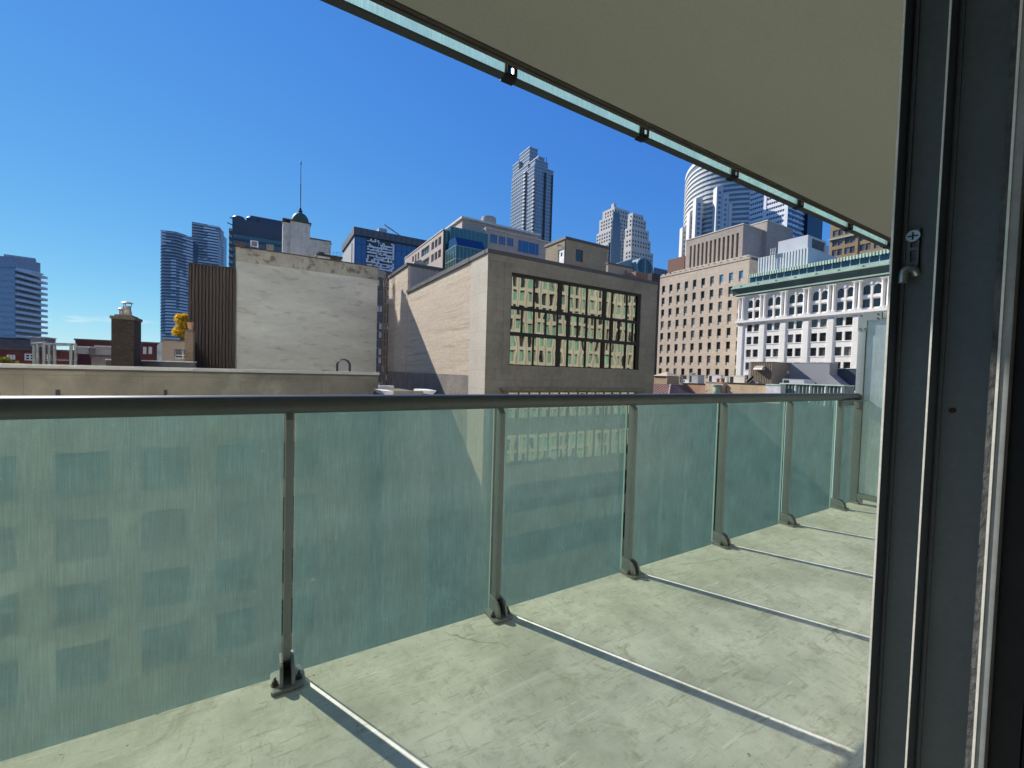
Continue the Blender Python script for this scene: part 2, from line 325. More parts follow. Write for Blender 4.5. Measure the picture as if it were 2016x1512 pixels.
# ------------------------------------------------------------------ balcony: floor, ceiling slab, room behind
def floor_material():
    m, t = nt('balcony_concrete'); lk = t.links.new
    out = N(t, 'ShaderNodeOutputMaterial'); p = N(t, 'ShaderNodeBsdfPrincipled'); lk(p.outputs[0], out.inputs[0]); p.inputs['Roughness'].default_value = .82
    tc = N(t, 'ShaderNodeTexCoord'); o = tc.outputs['Object']
    def noise(scale, detail=6, rough=.55, st=None, rot=0, dist=0):
        v = o
        if st:
            mp = N(t, 'ShaderNodeMapping'); mp.inputs['Scale'].default_value = st; mp.inputs['Rotation'].default_value = (0, 0, rot); lk(o, mp.inputs[0]); v = mp.outputs[0]
        n = N(t, 'ShaderNodeTexNoise'); n.inputs['Scale'].default_value = scale; n.inputs['Detail'].default_value = detail; n.inputs['Roughness'].default_value = rough; n.inputs['Distortion'].default_value = dist; lk(v, n.inputs['Vector']); return n.outputs['Fac']
    def ramp(f, a, b, lo=0, hi=1):
        r = N(t, 'ShaderNodeMapRange'); r.inputs['From Min'].default_value = a; r.inputs['From Max'].default_value = b; r.inputs['To Min'].default_value = lo; r.inputs['To Max'].default_value = hi; lk(f, r.inputs['Value']); return r.outputs[0]
    def mix(fac, a, b):
        x = N(t, 'ShaderNodeMixRGB'); lk(fac, x.inputs['Fac'])
        for s, q in ((1, a), (2, b)):
            if isinstance(q, tuple): x.inputs[s].default_value = c4(q)
            else: lk(q, x.inputs[s])
        return x.outputs[0]
    base = mix(ramp(noise(2.6, 8, .62), .36, .64), (.55, .58, .51), (.80, .83, .75))
    base = mix(ramp(noise(14, 8, .75), .50, .66, 0, .55), base, (.45, .45, .37))                # mottled dirt
    base = mix(ramp(noise(5.5, 9, .72, None, 0, 1.5), .56, .66, 0, .6), base, (.40, .37, .29))   # brownish stains
    base = mix(ramp(noise(1, 6, .65, (6, 52, 1), R(24), 1.6), .575, .65, 0, .55), base, (.34, .34, .27))   # trowel and drag marks
    base = mix(ramp(noise(1, 6, .65, (60, 8, 1), R(-12), 1.6), .60, .67, 0, .5), base, (.36, .36, .29))
    base = mix(ramp(noise(1, 5, .6, (5, 60, 1), R(31), .5), .62, .68, 0, .6), base, (.88, .89, .82))      # pale scrapes
    base = mix(ramp(noise(1, 4, .6, (1.3, 11, 1), R(28), .6), .60, .74, 0, .5), base, (.86, .88, .82))
    base = mix(ramp(noise(190, 2), .68, .74, 0, .7), base, (.22, .21, .17))                      # grit
    base = mix(ramp(noise(38, 2), .73, .76, 0, .8), base, (.16, .15, .12))
    vo = N(t, 'ShaderNodeTexVoronoi', feature='DISTANCE_TO_EDGE'); vo.inputs['Scale'].default_value = 1.1
    mpv = N(t, 'ShaderNodeMixRGB'); mpv.inputs[0].default_value = .12
    nn = N(t, 'ShaderNodeTexNoise'); nn.inputs['Scale'].default_value = 6; nn.inputs['Detail'].default_value = 6; lk(o, nn.inputs['Vector']); lk(o, mpv.inputs[1]); lk(nn.outputs['Color'], mpv.inputs[2]); lk(mpv.outputs[0], vo.inputs['Vector'])
    cr = ramp(vo.outputs[0], .0, .006, .75, 0)
    gate = N(t, 'ShaderNodeMath', operation='MULTIPLY'); lk(cr, gate.inputs[0]); lk(ramp(noise(1.4), .5, .6), gate.inputs[1])
    base = mix(gate.outputs[0], base, (.20, .18, .15))
    lk(base, p.inputs['Base Color'])
    b = N(t, 'ShaderNodeBump'); b.inputs['Strength'].default_value = .25; b.inputs['Distance'].default_value = .004; lk(noise(60, 8), b.inputs['Height']); lk(b.outputs[0], p.inputs['Normal'])
    return m
PY = 1.80                                                        # plane of the balustrade glass
fl = MB(); fl.box(-5, 6.6, -.18, 1.775, -.22, 0)
o = fl.build('balcony_floor', floor_material(), bevel=.004); tag(o, kind='structure')
ceil_m = mat('painted_soffit', (.485, .48, .405), .9, 0, .2, ((.5, .04), (60, .04)), col2=(.44, .43, .365), c2scale=1.2, c2lo=.62, c2hi=.85, bump=.12, bscale=120)
cl_ = MB(); cl_.box(-5, 9.5, -.18, 1.741, 2.637, 2.86)
o = cl_.build('balcony_ceiling', ceil_m); tag(o, kind='structure')
dr = MB()                                                        # dark drip angle along the slab edge
dr.box(-5, 9.5, 1.722, 1.7405, 2.622, 2.6365); dr.box(-5, 9.5, 1.704, 1.7185, 2.628, 2.6365)
single(dr, 'drip_edge', mat('drip_edge_metal', (.10, .09, .075), .7, 0, .3, ((3, .2), (25, .2))), 'dark drip edge strip along the underside of the upper slab', 'drip edge')
# the dim room the picture is taken from
room_m = mat('room_plaster', (.30, .29, .27), .9, 0, .2, ())
rm = MB(); rm.box(-3.2, .95, -4.2, -4.1, 0, 2.65); rm.box(-3.3, -3.2, -4.2, -.02, 0, 2.65); rm.box(.95, 1.05, -4.2, -.02, 0, 2.65); rm.box(-3.2, .95, -4.1, -.185, 2.66, 2.72); rm.box(-3.2, .95, -4.1, -.185, -.2, -.002)
tag(rm.build('room_walls', room_m), kind='structure')

# ------------------------------------------------------------------ balcony railing
POST_X = [.082+.9085*i for i in range(-2, 6)]
rail = thing('balcony_railing', (0, PY, 0), 'grey metal balcony railing with frosted green glass panels standing on the concrete floor', 'railing')
def post_meshes():
    """One post at the origin: flat bar with a sloped top; base shoe with fins; two anchor bolts."""
    p = MB(); p.prism([(-.062, .075), (-.014, .075), (-.014, 1.012), (-.040, 1.012), (-.062, .985)], -.0125, .0125, 'x')
    b = MB()
    pts = []
    for cx_, cy_2, a0 in ((.041, -.020, 0), (-.041, -.020, 90), (-.041, -.118, 180), (.041, -.118, 270)):
        for q in range(4): a = R(a0+30*q); pts.append((cx_+.012*cos(a), cy_2+.012*sin(a)))
    b.prism(pts, 0.001, .014)
    b.box(-.024, -.0135, -.078, -.012, .014, .082); b.box(.0135, .024, -.078, -.012, .014, .082); b.box(-.0135, .0135, -.014, -.006, .014, .082)
    for s in (-1, 1):                                            # curved fins running out to the front of the plate
        cur = [(-.078, .014), (-.078, .080)] + [(-.078-.040*sin(R(q)), .014+.066*cos(R(q))) for q in (15, 35, 55, 75, 90)]
        b.prism(cur, s*.0135, s*.024, 'x')
    bolts = []
    for s in (-1, 1):
        q = MB(); q.lathe(s*.040, -.088, [(.013, .0145), (.013, .0175)], 16); q.lathe(s*.040, -.088, [(.0095, .018), (.0095, .027), (.008, .029)], 6); q.lathe(s*.040, -.088, [(.0045, .0295), (.0045, .040), (.003, .041)], 10)
        bolts.append(q)
    c = MB(); c.lathe(0, 0, [(.001, 0)], 3)
    return p.mesh('post', M['alu'], bevel=.0015), b.mesh('base_plate', M['alu_l'], bevel=.0015), [q.mesh('bolt', M['bolt'], smooth=30) for q in bolts]
pm, bmesh_, boltm = post_meshes()
for x in POST_X:
    p = place('post', pm, (x, PY, 0), rail); b = place('base_plate', bmesh_, (x, PY, 0), p)
    if x > 4.2: continue
    for q in boltm: o = place('bolt', q, (x, PY, 0), p)
for i in range(len(POST_X)-1):
    mb = MB(); x0, x1 = POST_X[i]+.021, POST_X[i+1]-.018
    pane_box(mb, x0, x1, PY-.006, PY+.006, -.26, 1.04)
    mb.build('glass_panel', [M['frost'], M['clear'], M['gedge']], rail, weld=False)
# last narrow pane beyond the end post
mb = MB(); pane_box(mb, POST_X[-1]+.021, 6.6, PY-.006, PY+.006, -.26, 1.04); mb.build('glass_panel', [M['frost'], M['clear'], M['gedge']], rail, weld=False)
h = MB(); ring = []                                              # oval handrail
for k in range(24):
    a = 2*pi*k/24; cx_, s_ = cos(a), sin(a)
    ring.append((PY-.038+.036*(abs(cx_)**.75)*(1 if cx_ > 0 else -1), 1.0435+.0345*(abs(s_)**.75)*(1 if s_ > 0 else -1)))
h.prism(ring, -5, 4.60, 'x')
hr = h.build('handrail', M['alu_d'], rail, smooth=35)
j = MB(); j.prism([((y-(PY-.038))*1.04+PY-.038, (z-1.0435)*1.04+1.0435) for y, z in ring], 4.585, 4.60, 'x'); j.prism([((y-(PY-.038))*.97+PY-.038, (z-1.0435)*.9+1.046) for y, z in ring], 4.6005, 5.6, 'x')
j.build('rail_joint', M['alu_d'], hr, smooth=35)
ep = MB(); ep.prism([(4.60, PY-.075), (4.93, PY-.13), (4.93, PY-.03), (4.60, PY-.03)], 1.004, 1.012); ep.box(4.60, 4.93, PY-.030, PY-.024, .955, 1.012)
ep.build('end_bracket', M['alu'], rail, bevel=.001)
# ------------------------------------------------------------------ privacy screen at the end of the balcony
SX = 4.95
scr = thing('privacy_screen', (SX, 1.2, 0), 'tall frosted glass divider in a grey metal frame across the balcony end', 'divider')
f = MB(); f.box(SX, SX+.04, 1.715, 1.775, .0, 1.845); f.box(SX, SX+.04, .30, 1.715, 1.785, 1.845); f.box(SX, SX+.04, .30, 1.715, .055, .105); f.box(SX, SX+.04, .24, .30, 0, 1.845)
f.build('frame', M['alu'], scr, bevel=.002)
g = MB(); pane_box(g, SX+.014, SX+.026, .30, 1.715, .105, 1.785, 'x')
M['frost2'] = frosted('screen_glass', (.8, .9, .85), (.78, .84, .81), .15, .04)
g.build('glass_panel', [M['frost2'], M['clear'], M['gedge']], scr, weld=False)
cp = MB(); cp.box(SX-.004, SX-.0005, 1.60, 1.778, 1.775, 1.848); cp.box(SX-.004, SX-.0005, 1.708, 1.778, 1.68, 1.7745); cp.build('corner_plate', M['alu'], scr)
for (y, z) in ((1.76, 1.83), (1.63, 1.83), (1.63, 1.79), (1.76, 1.70), (1.725, 1.70), (1.745, .93)):
    b = MB(); b.tube([(SX-.010, y, z), (SX-.0045, y, z)], .006, 8); b.build('bolt', M['bolt'], scr)
ft = MB(); ft.box(SX-.004, SX+.05, 1.70, 1.785, .0, .022); ft.lathe(SX+.022, 1.69, [(.014, 0), (.014, .05), (.020, .051), (.020, .056)], 10)
ft.build('foot', M['alu_l'], scr)

# ------------------------------------------------------------------ balustrade of the balcony above
up = thing('upper_railing', (0, PY, 2.6), 'underside of the frosted glass railing hanging from the balcony above', 'railing')
ub = MB(); ub.box(-5, 9.5, 1.760, 1.800, 2.585, 2.597); ub.box(-5, 9.5, 1.792, 1.800, 2.5971, 2.612)
ub.build('bottom_rail', M['alu_d'], up, bevel=.003)
BX = [.0865+.905*i for i in range(-5, 11)]
br = MB(); br.box(-.035, .030, -.046, .004, 2.5805-2.6, 2.603-2.6); br.box(-.030, -.012, -.058, -.0461, 2.590-2.6, 2.66-2.6); br.box(.008, .026, -.058, -.0461, 2.586-2.6, 2.66-2.6); br.box(-.035, -.012, -.0455, -.036, 2.6035-2.6, 2.64-2.6)
br.tube([(-.012, -.05, .03), (.010, -.05, .03)], .006, 8)
brm = br.mesh('bracket', M['steel_d'], bevel=.002)
M['frost3'] = frosted('upper_glass', (.85, .95, .9), (.42, .66, .61), .25, .12)
for i, x in enumerate(BX):
    place('bracket', brm, (x, PY, 2.6), up)
    if i < len(BX)-1:
        mb = MB(); pane_box(mb, x+.020, BX[i+1]-.020, 1.772, 1.784, 2.598, 3.85); mb.build('glass_panel', [M['frost3'], M['clear'], M['gedge']], up, weld=False)

# ------------------------------------------------------------------ sliding door jamb on the right
dj = thing('door_jamb', (.66, .15, 0), 'dark aluminium sliding door jamb with raised ribs at the picture edge', 'door jamb')
dm = mat('dark_anodised', (.07, .088, .098), .42, .0, .5, ((9, .12), (140, .10)), bump=.02, bscale=300)
dl = mat('pale_jamb_rib', (.27, .28, .28), .5, 0, .5, ((30, .15), (160, .1)))  # paler grey than the jamb channel
ch = MB()
ch.box(.680, .72, .1675, .2037, 0, 2.65); ch.box(.680, .72, .1235, .1645, 0, 2.65); ch.box(.700, .74, -.18, .1225, 0, 2.65)
ch.box(.676, .680, .1990, .2005, 0, 2.65); ch.box(.6775, .6799, .1600, .1625, 0, 2.65)
ch.build('channel', dm, dj)
fl1 = MB()
LEAN = .0022
def rib(mb, x0, x1, y0, y1, lean=0.0):
    z0, z1 = 0, 2.65; k = lambda z: lean*(z-EYE)
    pts0 = [(x0, y0), (x1, y0), (x1, y1), (x0, y1)]
    k0 = len(mb.v); mb.v += [(x, y+k(z0), z0) for x, y in pts0] + [(x, y+k(z1), z1) for x, y in pts0]
    for q in ((0,3,2,1),(4,5,6,7),(0,1,5,4),(1,2,6,5),(2,3,7,6),(3,0,4,7)): mb.f.append(tuple(k0+i for i in q)); mb.m.append(mb.cur)
rib(fl1, .655, .720, .2040, .2065, LEAN)
fl1.build('outer_rib', dm, dj, bevel=.0008)
fl2 = MB(); rib(fl2, .655, .720, .1648, .1672); fl2.build('middle_rib', dm, dj, bevel=.0008)
edge_m = mat('painted_edge_highlight', (.72, .70, .64), .4, .2, .5, ((30, .15), (200, .1)))  # pale strips paint the sun's highlight onto the rib tips
e1 = MB(); rib(e1, .6535, .6548, .2042, .2063, LEAN); e1.build('sunlit_edge', edge_m, dj)
e2_ = MB(); rib(e2_, .6535, .6548, .1652, .1669); e2_.build('sunlit_edge', edge_m, dj)
e3 = MB(); rib(e3, .6535, .6548, .1130, .1150); e3.build('sunlit_edge', edge_m, dj)
fz = MB(); fz.box(.664, .699, .1165, .1215, 0, 2.65); fz.build('weather_pile', mat('grey_pile', (.085, .088, .088), .95, 0, .1, ((40, .35), (200, .25)), stretch=(1, 1, .5), bump=.3, bscale=200), dj)
ed = MB(); ed.box(.655, .699, .1062, .1150, 0, 2.65); ed.build('inner_rib', dl, dj, bevel=.0012)
it = MB(); it.box(.668, .699, .085, .1058, 0, 2.65); it.box(.674, .699, .03, .0845, 0, 2.65); it.build('inner_trim', mat('black_trim', (.012, .014, .017), .45, 0, .15, ((30, .2),)), dj)
sc_ = MB()
hole = aX(1875, 808, .6795); sc_.tube([(.6792, hole.y, hole.z), (.6801, hole.y, hole.z)], .0032, 12); sc_.build('screw_hole', mat('rust_spot', (.045, .025, .015), .9, 0, .1, ((300, .4),)), dj)
# latch keeper with its screw and hook
def on(px, py, x=.678): return aX(px, py, x)
lk_ = thing('latch_keeper', tuple(on(1797, 500)), 'small steel hook latch screwed to the dark door jamb', 'latch')
mt = mat('zinc_latch', (.42, .45, .46), .35, .75, .5, ((80, .15),)); ktop = on(1800, 452); kbot = on(1790, 540)
yl, yr = on(1785, 500).y, on(1812, 500).y
yc = (yl+yr)/2; kw = abs(yl-yr)*.5; kz0, kz1 = kbot.z, ktop.z
k = MB(); us = [-kw, -kw*.45, kw*.45, kw]; hz = kz1-kz0
vs = [0, hz*.28, hz*.52, hz*.60, hz*.72, hz]
wall_grid(k, (.6765, yc, kz0), (0, -1, 0), (0, 0, 1), (-1, 0, 0), us, vs, {(1, 1), (1, 3)}, .0028)
k.box(.6765, .6793, yc-kw, yc-kw+.0012, kz0, kz1); k.build('keeper_plate', mat('painted_latch', (.10, .125, .13), .4, .2, .5, ((80, .2),)), lk_)
hk = MB(); hp_ = [on(px, py, x) for px, py, x in ((1803, 541, .6775), (1799, 532, .674), (1792, 527.5, .669), (1784, 528.5, .665), (1779.5, 535, .663), (1778, 545, .6625), (1777, 557, .6625))]
hk.tube(hp_, .0042, 10, 1.25)
hk.build('hook', mt, lk_, smooth=60)
sw = on(1798, 465, .675); s = MB(); s.tube([(.6762, sw.y, sw.z), (.6745, sw.y, sw.z), (.6735, sw.y, sw.z)], .0068, 16); 
s.mi(1); s.box(.6729, .6736, sw.y-.0008, sw.y+.0008, sw.z-.0045, sw.z+.0045); s.box(.6728, .6736, sw.y-.0045, sw.y+.0045, sw.z-.0008, sw.z+.0008)
s.build('screw', [mt, M['steel_d']], lk_, smooth=40)

# ================================================================== the city
gm = mat('street_asphalt', (.055, .055, .058), .9, 0, .2, ((.05, .3), (2, .15)))
g = MB(); g.face([(-6000, -6000, GZ), (6000, -6000, GZ), (6000, 9000, GZ), (-6000, 9000, GZ)])
tag(g.build('ground', gm, weld=False), kind='structure')
sw_ = MB(); sw_.box(-80, 160, 31, 35.9, GZ+.004, GZ+.15); sw_.box(-80, 160, 2.6, 7, GZ+.004, GZ+.15)
tag(sw_.build('pavement', mat('pavement_concrete', (.30, .29, .27), .9, noise=((.4, .2),), brick=(1.5, 1.5, .02, (.18, .17, .16), (.28, .27, .25)))), kind='structure')

def corner_px(X, pxl, pxc, pxr, pyt, pyb=None):
    """Axis-aligned block whose near vertical edge is seen at pxc; its -X face runs left to pxl, its -Y face right to pxr."""
    top = aX(pxc, pyt, X); y0 = top.y; y1 = aX(pxl, pyt, X).y; x1 = aY(pxr, pyt, y0).x
    z0 = GZ if pyb is None else aX(pxc, pyb, X).z
    return X, x1, y0, y1, z0, top.z

# ------------------------------------------------------------------ sunlit office building across the bend, mirrored in windows
st_m = mat('precast_stone', (.46, .44, .37), .85, noise=((.15, .12), (3, .08)))
ob = thing('precast_office_building', (40, -6, GZ), 'sunlit beige precast office block with deep window bays on our own side of the street', 'building')
FX0, FX1, FZ1 = 24.0, 110.0, 34.0
mb = MB(); us = [FX0]; holes = set(); pitch = 2.15
n = int((FX1-FX0)/pitch)
for i in range(n): us += [FX0+pitch*i+.48, FX0+pitch*i+pitch-.48]
us.append(FX1); vs = [GZ]; z = GZ+5
while z < FZ1-4: vs += [z+.45, z+3.05]; z += 3.45
vs.append(FZ1)
for i in range(n):
    for j_ in range(1, len(vs)-1, 2): holes.add((1+2*i, j_))
wall_grid(mb, (0, -2, 0), (1, 0, 0), (0, 0, 1), (0, 1, 0), us, vs, holes, .55)
for i in range(n+1): mb.box(FX0+pitch*i-.14, FX0+pitch*i+.14, -1.997, -1.55, GZ, FZ1-1.5)
mb.box(FX0, FX1, -2.9, -2.57, GZ, FZ1); mb.box(FX0, FX1, -20, -2.91, GZ, FZ1-.3)
mb.build('wall', st_m, ob, weld=False)
gm1 = glass('green_shade_glass', (.16, .34, .27), .2, .5, vary=.3); wm = [win_mesh('window', 1.19, 2.6, 'y', [gm1, M['steel_d'], st_m], .05, .06), win_mesh('window', 1.19, 2.6, 'y', [M['glass_dk'], M['steel_d'], st_m], .05, .06)]
# mirrored view only needs the stretch that the glass across the street reflects
cand = [(us[a]+.595, (vs[b]+vs[b+1])/2) for a, b in holes]
cand.sort(key=lambda p: abs(p[0]-62)*.6+abs(p[1]-10)); stuffm = MB()
for q, (x, z) in enumerate(cand):
    if q < 100: place('window', wm[0 if random.random() < .55 else 1], (x, -2.5, z), ob)
    else: stuffm.box(x-.65, x+.65, -2.54, -2.5, z-1.3, z+1.3, 0 if random.random() < .5 else 1)
tag(stuffm.build('window', [gm1, M['glass_dk']], ob), kind='stuff')
# our own building: pale wall round the balcony
own = thing('apartment_block', (0, -.2, GZ), 'pale wall of the apartment block that carries the balcony', 'building')
mb = MB(); mb.box(-22, 22, -.9, -.19, GZ, -.225); mb.box(-22, 22, -.9, -.19, 2.87, 52); mb.box(-22, -3.35, -.9, -.19, -.2245, 2.8695); mb.box(1.1, 22, -.9, -.19, -.2245, 2.8695)
mb.build('wall', mat('pale_render', (.52, .49, .43), .9, noise=((.3, .1),)), own)
# glass wing of the same street wall: its windows throw patches of sunlight on the walls opposite
gw = thing('glass_apartment_tower', (-50, -.6, GZ), 'tall glazed apartment tower on our side of the street throwing light opposite', 'building')
refl = glass('sun_reflecting_glass', (.66, .63, .56), .24, 1, metal=1.0)
mb = MB(); mb.box(-95, -22.1, -18, -1.2, GZ, 98); mb.build('wall', mat('tower_dark_core', (.10, .10, .10), .8), gw)
zz = 2.0; k = 0
while zz < 96:
    x = -94.0
    mb = MB()
    while x < -24:
        w_ = random.choice((2.2, 3.4, 5.0, 6.5))
        if random.random() < (.6 if x < -38 else (.97 if x < -31 else .22)): 
            t_ = random.uniform(-.008, .008); mb.face([(x, -1.0+t_, zz), (min(x+w_, -22.3), -1.0-t_, zz), (min(x+w_, -22.3), -1.0-t_+random.uniform(-.008, .008), zz+2.6), (x, -1.0+t_, zz+2.6)])
        x += w_+.35
    mb.build('window_band', refl, gw, weld=False); zz += 3.0
for (x, z, w_, h_) in ((.6, 39.2, .9, 1.6), (2.0, 39.0, 1.1, 1.5), (1.2, 36.2, 1.6, .9), (7.5, 31.8, 1.2, 2.2), (9.6, 43.4, .8, 3.2), (11.2, 42.6, .9, 2.4), (16.5, 32.4, 1.1, 2.0), (14.2, 47.0, 3.2, .7)):
    mb = MB(); mb.face([(x, -.17, z), (x+w_, -.172, z), (x+w_, -.176, z+h_), (x, -.168, z+h_)]); mb.build('window', refl, own, weld=False)

# ------------------------------------------------------------------ stone fronted corner building with the mirror windows
D = 40.0
stone = mat('grey_limestone', (.235, .215, .168), .85, noise=((.22, .16), (1.6, .12), (14, .08)), brick=(2.6, 1.25, .012, (.15, .135, .11), (.255, .235, .185)), col2=(.16, .15, .125), c2scale=.25, c2lo=.55, c2hi=.75, bump=.15, bscale=6)
quoin = mat('pale_limestone', (.50, .45, .36), .85, noise=((.3, .10), (3, .08)), brick=(4.5, 2.1, .015, (.36, .32, .25), (.52, .47, .38)))
tanb = mat('tan_brick', (.51, .42, .31), .9, noise=((.18, .10), (1.4, .10)), brick=(.42, .14, .016, (.40, .32, .24), (.62, .52, .39)), col2=(.36, .29, .21), c2scale=1.0, c2lo=.53, c2hi=.72, stretch=(.12, .12, 3.2))
darkb = mat('dark_grey_brick', (.15, .125, .105), .9, noise=((.5, .25),), brick=(.35, .12, .02, (.26, .24, .21), (.24, .21, .18)))
cb = thing('stone_corner_building', (33, 52, GZ), 'stone fronted tan brick building with a large dark framed window grid mirroring a facade', 'building')
cc = aY(961.5, 489, D); X0 = cc.x; ZT = cc.z-.45
X1 = aY(1290.5, 660, D).x
YQ = aX(928.5, 505, X0).y; YS = aX(802, 572, X0).y; YE = aX(766, 539, X0).y; ZS = zX(802, 519, X0)-.4; ZB = zX(925, 739.6, X0)
wx0 = aY(1005, 620, D).x; wx1 = aY(1261, 620, D).x; wz0 = zY(1002, 718.6, D); wz1 = zY(1007.5, 536, D)
lz1 = zY(995, 768.5, D); lz0 = lz1-3.2
mb = MB()
wall_grid(mb, (0, D, 0), (1, 0, 0), (0, 0, 1), (0, -1, 0), [X0, wx0, wx1, X1], [GZ, GZ+5, GZ+8.5, GZ+11, GZ+14.4, GZ+16.5, GZ+20, lz0, lz1, wz0, wz1, ZT], {(1, 9), (1, 7), (1, 5), (1, 3), (1, 1)}, .55)
mb.mi(0).box(X0+.01, X1-.01, D+.56, D+1, GZ, ZT-.02)
mb.box(X1-.4, X1, D+.001, YE, GZ, ZT-.003)
mb.build('front_wall', stone, cb, weld=False)
mb = MB(); mb.box(X0-.002, X0+.5, D+.003, YQ, GZ, ZT-.001); mb.build('corner_stone', quoin, cb)
mb = MB(); mb.box(X0+.03, X0+.5, YQ+.001, YS, ZB, ZT-.002); mb.box(X0+.03, X0+.5, YS+.001, YE, ZB, ZS); mb.box(X0+.5, X1-1, YE-.5, YE, GZ, ZS-.003); mb.build('brick_wall', tanb, cb)
mb = MB(); mb.box(X0+.05, X0+.5, YQ+.001, YE, GZ, ZB-.003); mb.build('brick_base', darkb, cb)
mb = MB(); mb.box(X0+.51, X1-.41, D+1.01, YE-.51, ZT-1.0, ZT-.9); mb.build('roof', mat('roof_gravel', (.22, .21, .20), .95), cb)
pl = MB(); pl.box(X0-.02, X0+.03, YS-.25, YS-.12, ZB, ZT-.1); pl.box(X0-.02, X0+.03, YE-4.2, YE-4.05, ZB-6, ZS-.2); pl.build('rain_pipe', mat('tan_pipe', (.42, .35, .27), .7), cb)
cp = MB(); cp.box(X0-.12, X1+.06, D-.12, D+.55, ZT, ZT+.42); cp.box(X0-.16, X0+.55, D+.551, YQ+.4, ZT, ZT+.42); cp.box(X0-.20, X0+.55, YQ+.401, YS-.02, ZT-.05, ZT+.48); cp.box(X0-.2, X0+.55, YS-.02, YE+.1, ZS, ZS+.5); cp.build('coping', M['coping'], cb)
mo = MB(); mo.box(X0-.05, X1+.03, D-.06, D-.002, ZT-.75, ZT-.001); mo.build('cornice', stone, cb)
# window surround (a shallow flat architrave) and frame
fr = MB(); a_ = .9
fr.box(wx0-a_, wx1+a_, D-.04, D-.003, wz1+.02, wz1+a_+.3); fr.box(wx0-a_, wx0-.02, D-.04, D-.003, wz0-a_, wz1+.019); fr.box(wx1+.02, wx1+a_, D-.04, D-.003, wz0-a_, wz1+.019); fr.box(wx0-.019, wx1+.019, D-.04, D-.003, wz0-a_, wz0-.02)
fr.build('window_surround', stone, cb)
ld = MB(); zl = zY(1100, 764.5, D); ld.box(wx0-1.1, wx1+1.0, D-.5, D-.003, zl-.28, zl); ld.box(wx0-.8, wx1+.7, D-.3, D-.003, zl-.5, zl-.281); ld.build('ledge', mat('stained_ledge', (.20, .18, .13), .9, noise=((1.5, .3),)), cb)
mirror = glass('mirror_glass', (.50, .49, .41), .015, 1, wav=.011, wscale=.42, metal=1.0)
frame_m = mat('bronze_frame', (.018, .016, .014), .5, .2, .4, ())
big = MB(); bw = wx1-wx0; bh = wz1-wz0
def zf(py): return zY(1003.5, py, D)
Lx = lambda zx: aY(940+.22485*zx, 620, D).x
rows = [wz0, zf(656), zf(604), wz1]
# heavy frame bars, laid out like the photograph: two storeys of three bays with staggered heavy posts
big.box(wx0, wx1, D+.10, D+.42, wz1-.32, wz1); big.box(wx0, wx0+.12, D+.10, D+.42, wz0, wz1-.321); big.box(wx1-.5, wx1, D+.10, D+.42, wz0, wz1-.321)
big.box(wx0+.121, wx1-.501, D+.16, D+.42, wz0, wz0+.10)
xA = [wx0+bw*q for q in (.338, .688)]; xB = [wx0+bw*q for q in (.408, .754)]
for zc, hh in ((rows[1], .20), (rows[2], .17)):
    big.box(wx0+.121, wx1-.501, D+.11, D+.42, zc-hh, zc+hh)
for x in xA:
    big.box(x-.22, x+.22, D+.10, D+.42, rows[2]+.171, wz1-.321); big.box(x-.22, x+.22, D+.10, D+.42, wz0+.101, rows[1]-.201)
for x in xB: big.box(x-.18, x+.18, D+.10, D+.42, rows[1]+.201, rows[2]-.171)
thin = []
for z0_, z1_, fr_ in ((rows[2]+.171, wz1-.321, (.158, .408, .545, .754, .884)), (rows[1]+.201, rows[2]-.171, (.082, .162, .243, .328, .480, .550, .620, .690, .822, .888, .945)), (wz0+.101, rows[1]-.201, (.162, .408, .545, .754, .884))):
    for q in fr_: big.box(wx0+bw*q-.055, wx0+bw*q+.055, D+.14, D+.42, z0_, z1_)
wf = big.build('window_frame', frame_m, cb)
segs = [(rows[2]+.171, wz1-.321, (0, .158, .338, .408, .545, .688, .754, .884, .965)), (rows[1]+.201, rows[2]-.171, (0, .082, .162, .243, .328, .408, .480, .550, .620, .690, .754, .822, .888, .945, .975)), (wz0+.101, rows[1]-.201, (0, .162, .338, .408, .545, .688, .754, .884, .965))]
for z0_, z1_, fr_ in segs:
    for a_, b_ in zip(fr_[:-1], fr_[1:]):
        pmb = MB(); w_ = bw*(b_-a_)/2-.05; xm = wx0+bw*(a_+b_)/2; t1, t2 = random.uniform(-.004, .004), random.uniform(-.004, .004); zc = (z0_+z1_)/2; hh = (z1_-z0_)/2
        def Pp(u, v): return (xm+u*w_, D+.30+u*t1*2+v*t2*2, zc+v*hh)
        k = 6
        pmb.face([Pp(-1, -1), Pp(1, -1), Pp(1, 1), Pp(-1, 1)]); back = [(p[0], p[1]+.04, p[2]) for p in (Pp(-1, -1), Pp(-1, 1), Pp(1, 1), Pp(1, -1))]; pmb.face(back)
        pmb.build('pane', mirror, wf, weld=False)
for j_ in (1, 3, 5, 7):                                          # window bands of the storeys below
    z0_, z1_ = ([GZ, GZ+5, GZ+8.5, GZ+11, GZ+14.4, GZ+16.5, GZ+20, lz0, lz1][j_:j_+2])
    wmb = MB(); wmb.box(wx0+.01, wx1-.01, D+.30, D+.34, z0_+.01, z1_-.01, 0)
    nb = 14
    for q in range(nb+1): x = wx0+.1+(bw-.2)*q/nb; wmb.box(x-.06, x+.06, D+.2, D+.299, z0_+.01, z1_-.01, 1)
    wmb.build('window', [mirror, frame_m], cb)
